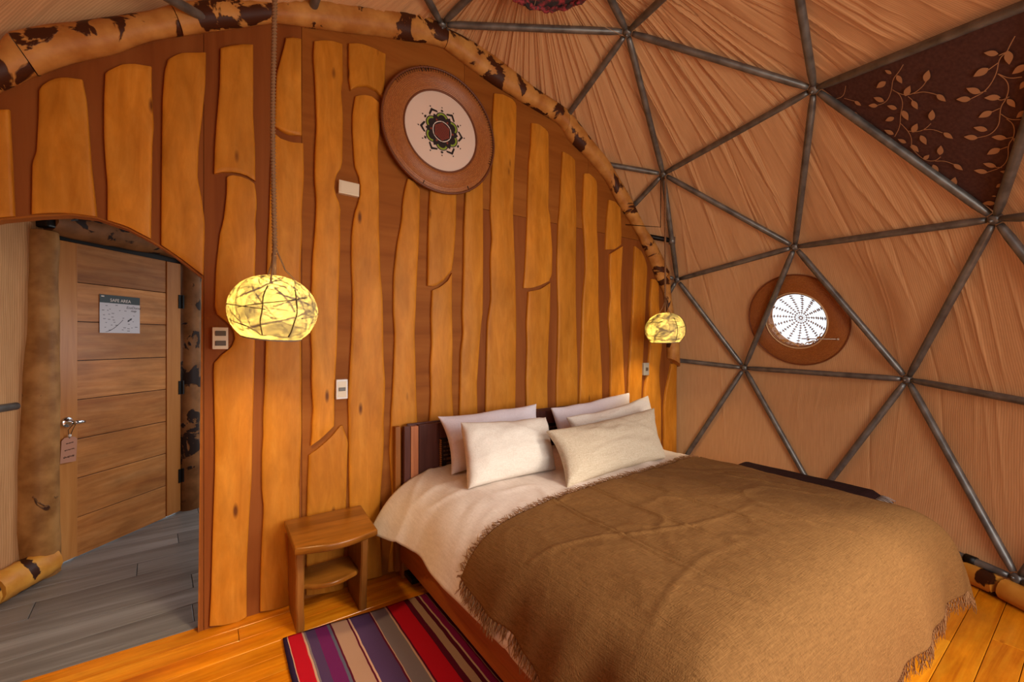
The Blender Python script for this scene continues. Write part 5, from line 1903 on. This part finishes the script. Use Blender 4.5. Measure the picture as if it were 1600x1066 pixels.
zz = 0.0062
for st in VINE_STEMS:
    P = [Vector((p[0], p[1], 0)) for p in st]
    polys = []
    # rounded by subdividing
    for _ in range(3):
        Q = [P[0]]
        for a, b in zip(P, P[1:]):
            Q += [a.lerp(b, .25), a.lerp(b, .75)]
        P = Q + [P[-1]]
    P = [p for p in P if in_tri(p)]
    w = 0.0035
    for a, b in zip(P, P[1:]):
        d = (b - a)
        if d.length < 1e-5 or d.length > 0.1:
            continue
        s = Vector((-d.y, d.x, 0)).normalized() * w / 2
        polys.append([tuple((a + s)[:2]), tuple((a - s)[:2]), tuple((b - s)[:2]), tuple((b + s)[:2])])
    if polys:
        flat('vine', polys, M['leafprint'], zz, pan)
for lf in VINE_LEAVES:
    a, b = Vector((lf[0][0], lf[0][1], 0)), Vector((lf[1][0], lf[1][1], 0))
    if not in_tri((a + b) / 2) or not in_tri(a.lerp(b, .85)) or not in_tri(a.lerp(b, .15)):
        continue
    d = b - a
    s = Vector((-d.y, d.x, 0))
    pl = []
    for sg in (1, -1):
        for k in range(9):
            t = k / 8 if sg == 1 else 1 - k / 8
            pl.append(tuple((a + d * t + s * sg * 0.25 * math.sin(PI * t ** 0.8) ** 1.0)[:2]))
    flat('leaf', [pl], M['leafprint'], zz + 0.0002, pan)

# ------------------------------------------------------------------ pendant lamps


def pendant(name, top, z, r, label, power, seed, thick, tilt, group):
    root = tag(empty(name, (top[0], top[1], z)), label, 'lamp', group)
    # shade: squat shell with an open, uneven lower rim
    n, mrows = 40, 22
    V = []
    for i in range(mrows):
        ph = math.radians(4) + (math.radians(140) - math.radians(4)) * i / (mrows - 1)
        for k in range(n):
            a = 2 * PI * k / n
            fac = 1 + 0.035 * math.cos(3 * a + seed) * math.sin(ph) + 0.02 * float(fbm(a * 2 + seed, ph * 3, 2))
            p2 = ph + 0.10 * math.cos(a + seed) * (i / mrows) ** 3
            rr = r * fac * math.sin(p2) ** 0.92
            zz_ = r * 0.88 * math.cos(p2)
            V.append(Vector((rr * math.cos(a), rr * math.sin(a), zz_)))
    Rt = Matrix.Rotation(tilt, 3, Vector((0.571, 0.821, 0)))
    V = [Rt @ v for v in V]
    sh = mesh('shade', V, grid_faces(mrows, n, True), M['shade'], root, True)
    rim = [V[(mrows - 1) * n + k] for k in range(n)]
    MB().tube(rim + rim[:2], 0.004, 6, False).build('shade_rim', M['shade'], root, True)
    # fibres felted into the inside of the shell
    m = MB()
    rs = random.Random(seed + 40)
    for q in range(110):
        t0, f0 = rs.uniform(0, 2 * PI), rs.uniform(0.35, 2.2)
        t1, f1 = t0 + rs.uniform(-1.6, 1.6), min(max(f0 + rs.uniform(-1.2, 1.2), 0.2), 2.3)
        pts = []
        for k in range(9):
            w = k / 8
            a, ph = t0 + (t1 - t0) * w, f0 + (f1 - f0) * w + 0.12 * math.sin(w * 3 + q)
            pts.append(Rt @ Vector((r * 0.93 * math.sin(ph) ** .92 * math.cos(a), r * 0.93 * math.sin(ph) ** .92 * math.sin(a), r * 0.82 * math.cos(ph))))
        m.tube(pts, rs.uniform(0.0011, 0.0034), 5)
    fb = m.build('fibres', M['thread'], root, True)
    fb['kind'] = 'stuff'
    # inner wire cage and wound thread
    m = MB()
    rs = random.Random(seed)
    for q in range(7):
        t0, t1 = rs.uniform(0, 2 * PI), 0
        t1 = t0 + rs.uniform(0.8, 2.2)
        f0, f1 = rs.uniform(0.9, 2.1), rs.uniform(0.9, 2.1)
        pts = []
        for k in range(14):
            w = k / 13
            a, ph = t0 + (t1 - t0) * w, f0 + (f1 - f0) * w
            pts.append(Rt @ Vector((r * 1.015 * math.sin(ph) ** .92 * math.cos(a), r * 1.015 * math.sin(ph) ** .92 * math.sin(a), r * 0.894 * math.cos(ph))))
        m.tube(pts, 0.0016, 5)
    # a seam laced up the shade on the viewer's side
    for az_ in (math.radians(-110), math.radians(-68)):
        pts = [Rt @ Vector((r * 1.018 * math.sin(p) ** .92 * math.cos(az_ + .012 * math.sin(p * 9)), r * 1.018 * math.sin(p) ** .92 * math.sin(az_ + .012 * math.sin(p * 9)), r * .894 * math.cos(p))) for p in np.linspace(0.9, 2.3, 16)]
        m.tube(pts, 0.0024, 5)
    m.build('lacing', M['thread'], root, True)
    # bulb and holder
    m = MB().lathe([(0.001, -0.035), (0.012, -0.03), (0.02, -0.012), (0.019, 0.008), (0.014, 0.03), (0.013, 0.045), (0.001, 0.046)], 16)
    t = NT('bulb_glow_' + name)
    t.b.inputs['Emission Color'].default_value = (1, 0.78, 0.35, 1)
    t.b.inputs['Emission Strength'].default_value = 14.0
    bl_o = m.build('bulb', t.m, root, True)
    MB().lathe([(0.001, 0.04), (0.018, 0.04), (0.02, 0.09), (0.001, 0.1)], 14).build('holder', M['black_metal'], root, True)
    # cord wound with hemp
    H = top[2] - z
    m = MB()
    cp = [(0, 0, r * 0.88 + 0.07)]
    for k in range(1, 41):
        t_ = k / 40
        cp.append((0.004 * math.sin(t_ * 7 + seed), 0.004 * math.cos(t_ * 5), r * 0.88 + 0.07 + (H - r * 0.88 - 0.07) * t_))
    m.tube(cp, thick * 0.72, 8)
    tot = cp[-1][2] - cp[0][2]
    turns = int(tot / (thick * 1.35))
    hp = []
    for k in range(turns * 8 + 1):
        a = 2 * PI * k / 8
        zc = cp[0][2] + tot * k / (turns * 8)
        tt = (zc - cp[0][2]) / tot
        hp.append((0.004 * math.sin(tt * 7 + seed) * (tt > .01) + thick * 0.72 * math.cos(a), 0.004 * math.cos(tt * 5) * (tt > .01) + thick * 0.72 * math.sin(a), zc))
    m.tube(hp, thick * 0.42, 5)
    m.build('cord', M['cordm'], root, True)
    # three thinner cords that fan out from the cord's end to the shade
    m = MB()
    for a, rr in ((0.4, 0.55), (2.6, 0.25), (-1.9, 0.62)):
        e = Rt @ Vector((rr * r * math.cos(a), rr * r * math.sin(a), r * 0.88 * math.sqrt(max(1 - (rr * 1.0) ** 2.4, 0))))
        m.tube([(0, 0, r * 0.88 + 0.075 + 0.1 * rr), Vector((0, 0, r * 0.88 + 0.05)).lerp(e, 0.45) + Vector((0, 0, .012)), e, e * 1.0 - Vector((0, 0, .02))], thick * 0.34, 6)
    m.tube([(0, 0, r * 0.86), (0, 0, r * 0.88 + 0.09)], thick * 0.9, 8)
    m.build('hanger', M['cordm'], root, True)
    d = bpy.data.lights.new(name + '_bulb_light', 'POINT')
    d.energy = power
    d.color = (1.0, 0.77, 0.38)
    d.shadow_soft_size = 0.032
    lo = bpy.data.objects.new(name + '_bulb_light', d)
    COL.objects.link(lo)
    lo.parent = root
    lo.location = (0, 0, -0.005)
    return root


GL = 'pendant lamps either side of the bed'
pendant('pendant_lamp', (0.215, -0.56, 3.19), 1.525, 0.163, 'glowing yellow fibre pendant lamp on a rope above the nightstand', 42, 2, 0.010, 0.12, GL)
pendant('pendant_lamp', (3.107, -0.335, 2.775), 1.495, 0.160, 'glowing yellow fibre pendant lamp hanging at the far right of the bed', 30, 7, 0.0085, -0.10, GL)

# ------------------------------------------------------------------ hanging woven basket under the crown of the dome
hbk = tag(empty('hanging_basket', (1.46, -0.85, 3.325)), 'round red and black woven yarn hanging under the dome crown', 'decoration')
m = MB()
ring = []
V = []
nr_, nk_ = 9, 60
for i in range(nr_):
    t = i / (nr_ - 1)
    for k in range(nk_):
        a = 2 * PI * k / nk_
        r = 0.05 + 0.225 * t
        V.append((r * math.cos(a) * (1 + 0.02 * math.sin(5 * a)), r * math.sin(a), 0.08 * (1 - t * t) + 0.006 * math.sin(k * 2.1) * t))
wv_ = mesh('weave', V, grid_faces(nr_, nk_, True), M['yarn'], hbk, True)
sm = wv_.modifiers.new('thickness', 'SOLIDIFY')
sm.thickness = 0.012
m = MB()
rnd = random.Random(8)
for lay in range(3):
    rp = []
    for k in range(121):
        a = 2 * PI * k / 120
        rr = 0.272 + 0.008 * math.sin(k * 1.7 + lay * 2) + rnd.uniform(-.004, .004)
        rp.append((rr * math.cos(a), rr * math.sin(a), 0.004 * lay - 0.004 + 0.010 * math.sin(k * 0.9 + lay) * rnd.random()))
    m.tube(rp, 0.009, 6, False)
m.build('yarn_rim', M['yarn'], hbk, True)
m = MB()
for a in (0.3, 1.3, 2.4, 3.4, 4.4, 5.5):
    m.tube([(0.26 * math.cos(a), 0.26 * math.sin(a), 0), (0, 0, 0.16)], 0.0012, 4)
m.tube([(0.26, 0.05, 0), (0.46, 0.12, -0.02), (0.76, 0.15, 0.03)], 0.0014, 4)
m.build('thread', plain('pale_thread', srgb(190, 150, 110), 0.9), hbk)

# ------------------------------------------------------------------ switches and plates on the slab wall


def rounded_plate(name, w, h, t, mat, parent, c=(0, 0, 0)):
    return MB().box(c, (w, t, h), 0.003).build(name, mat, parent)


sw = tag(empty('light_switch', (0.041, -0.022, 1.413)), 'ivory double light switch with two dark rockers near the doorway', 'switch')
MB().box((0, 0.0, 0), (0.064, 0.044, 0.106), 0.003).build('plate', M['plastic'], sw)
for dz in (0.024, -0.024):
    MB().box((0.001, -0.024, dz), (0.044, 0.008, 0.024), 0.002).build('rocker', M['rocker'], sw)
sw = tag(empty('light_switch', (0.607, -0.019, 1.130)), 'white light switch with one small dark rocker above the nightstand', 'switch')
MB().box((0, 0, 0), (0.062, 0.038, 0.110), 0.003).build('plate', M['white_plastic'], sw)
MB().box((0.0, -0.021, 0.0), (0.036, 0.007, 0.020), 0.002).build('rocker', M['rocker'], sw)
MB().box((0.0, -0.0195, 0.0), (0.046, 0.002, 0.088), 0.0008).build('inset', M['plastic'], sw)
sw = tag(empty('light_switch', (3.246, -0.019, 1.146)), 'grey light switch below the far pendant lamp', 'switch')
MB().box((0, 0, 0), (0.074, 0.038, 0.112), 0.003).build('plate', M['grey_plastic'], sw)
MB().box((0.004, -0.021, 0.0), (0.03, 0.007, 0.03), 0.002).build('rocker', M['rocker'], sw)
cp_ = tag(empty('cover_plate', (0.648, -0.014, 2.266)), 'blank ivory cover plate high on the slab wall left of the disc', 'plate')
cp_.rotation_euler = (0, 0.03, 0)
MB().box((0, 0, 0), (0.112, 0.03, 0.074), 0.003).build('plate', M['plastic'], cp_)
MB().box((0, -0.015, 0), (0.094, 0.004, 0.056), 0.0015).build('face', M['plastic'], cp_)

# ------------------------------------------------------------------ poster and key tag on the door


def text_mesh(name, body, size, mat, parent, loc, rot=(PI / 2, 0, 0), shear=0.0):
    cu = bpy.data.curves.new('text', 'FONT')
    cu.body = body
    cu.size = size
    cu.align_x = 'CENTER'
    cu.align_y = 'CENTER'
    cu.shear = shear
    cu.extrude = 0.0002
    cu.resolution_u = 3
    ob = bpy.data.objects.new('text', cu)
    COL.objects.link(ob)
    dg = bpy.context.evaluated_depsgraph_get()
    me = bpy.data.meshes.new_from_object(ob.evaluated_get(dg))
    bpy.data.objects.remove(ob)
    bpy.data.curves.remove(cu)
    o = link(name, me, mat, parent, loc)
    o.rotation_euler = rot
    return o


def on_door(x, y, z):
    return DA + DU * x + DNn * (-y) + Vector((0, 0, z))


PX, PZ = 0.404, 1.587
PW, PH = 0.28, 0.262
po = tag(empty('poster', on_door(PX, 0.0005, PZ)), 'white paper map with dark green heading SAFE AREA taped to the door', 'poster')
po.rotation_euler = (0, 0, math.atan2(DU.y, DU.x))
MB().box((0, 0.002, 0), (PW, 0.0012, PH)).build('sheet', M['paper'], po)
band = MB().box((0, 0.0010, PH * 0.5 - PH * 0.105), (PW, 0.0008, PH * 0.21)).build('heading', M['band'], po)
text_mesh('lettering', 'SAFE AREA', PH * 0.115, M['m_white'], po, (0.0, 0.0004, PH * 0.5 - PH * 0.135))
MB().box((-PW * .43, 0.0005, PH * .455), (PW * .07, 0.0004, PH * .03)).build('mark', M['m_white'], po)
text_mesh('lettering', 'EcoDome', PH * 0.10, M['ink_dark'], po, (PW * 0.33, 0.0010, PH * 0.5 - PH * 0.30), shear=0.3)
text_mesh('lettering', 'map', PH * 0.09, M['ink_dark'], po, (PW * 0.33, 0.0010, PH * 0.5 - PH * 0.385), shear=0.3)
m = MB()
rnd = random.Random(12)
for (x, z) in ((.16, .42), (.4, .4), (.08, .52), (.19, .52), (.24, .49), (.10, .62), (.22, .60), (.31, .58), (.11, .70), (.22, .71), (.33, .72), (.3, .66), (.15, .78), (.35, .77), (.28, .83), (.4, .83), (.13, .88), (.24, .94),
               (.48, .51), (.62, .51), (.57, .67), (.55, .93), (.7, .9), (.84, .61), (.82, .74), (.9, .86), (.71, .80), (.79, .88), (.6, .88), (.7, .95)):
    zz_ = 0.5 - (0.21 + 0.79 * (z - 0.36) / 0.64)
    m.box(((x - .5) * PW, 0.0012, zz_ * PH), (PW * rnd.uniform(.03, .07), 0.0004, PH * 0.014))
for x, z, w in ((.73, .64, .1), (.76, .61, .06), (.70, .67, .05)):
    m.box(((x - .5) * PW, 0.0012, (.5 - z) * PH), (PW * w, 0.0004, PH * 0.03), 0, Matrix.Rotation(-0.4, 3, 'Y'))
rp = []
for t in np.linspace(0, 1, 14):
    rp.append(((-.36 + .42 * t) * PW, 0.0012, (-.47 + .33 * t ** 1.6) * PH))
m.tube(rp, 0.0016, 4)
m.build('map_drawing', M['ink'], po)

kt = tag(empty('key_tag', on_door(0.064, -0.016, 0.72)), 'small brown handwritten tag hanging from the door handle', 'tag')
kt.rotation_euler = (0, 0.06, math.atan2(DU.y, DU.x))
bm = bmesh.new()
ol = [(-0.042, -0.085), (0.046, -0.085), (0.046, 0.055), (0.03, 0.072), (-0.026, 0.072), (-0.042, 0.055)]
fr_ = [bm.verts.new((x, -0.002, z)) for x, z in ol]
bk_ = [bm.verts.new((x, 0.002, z)) for x, z in ol]
bm.faces.new(fr_)
bm.faces.new(bk_[::-1])
for k in range(6):
    bm.faces.new((fr_[(k + 1) % 6], fr_[k], bk_[k], bk_[(k + 1) % 6]))
bmesh.ops.recalc_face_normals(bm, faces=bm.faces[:])
me = bpy.data.meshes.new('board')
bm.to_mesh(me)
bm.free()
link('board', me, M['tag'], kt)
m = MB()
m.tube([(0.0, 0.0, 0.06), (-0.012, -0.006, 0.12), (-0.008, -0.030, 0.152), (0.008, -0.030, 0.152), (0.013, -0.006, 0.12), (0.0, 0, 0.06)], 0.0018, 6)
m.build('loop', M['black_metal'], kt, True)
MB().lathe([(0.001, -0.009), (0.007, -0.006), (0.009, 0), (0.007, 0.006), (0.001, 0.009)], 10, Matrix.Translation((0, -0.003, 0.083))).build('bead', M['white_plastic'], kt, True)
m = MB()
for row, (z, a, w) in enumerate(((0.033, .008, .04), (-0.008, .008, .055), (-0.052, .016, .06))):
    pts = []
    for k in range(24):
        t = k / 23
        pts.append((-w / 2 + w * t + 0.004, -0.0028, z + 0.006 * t + a * 0.5 * math.sin(k * 1.9 + row) * (0.6 + 0.4 * math.sin(k * .7))))
    m.tube(pts, 0.0014, 4)
m.build('handwriting', M['ink_dark'], kt)
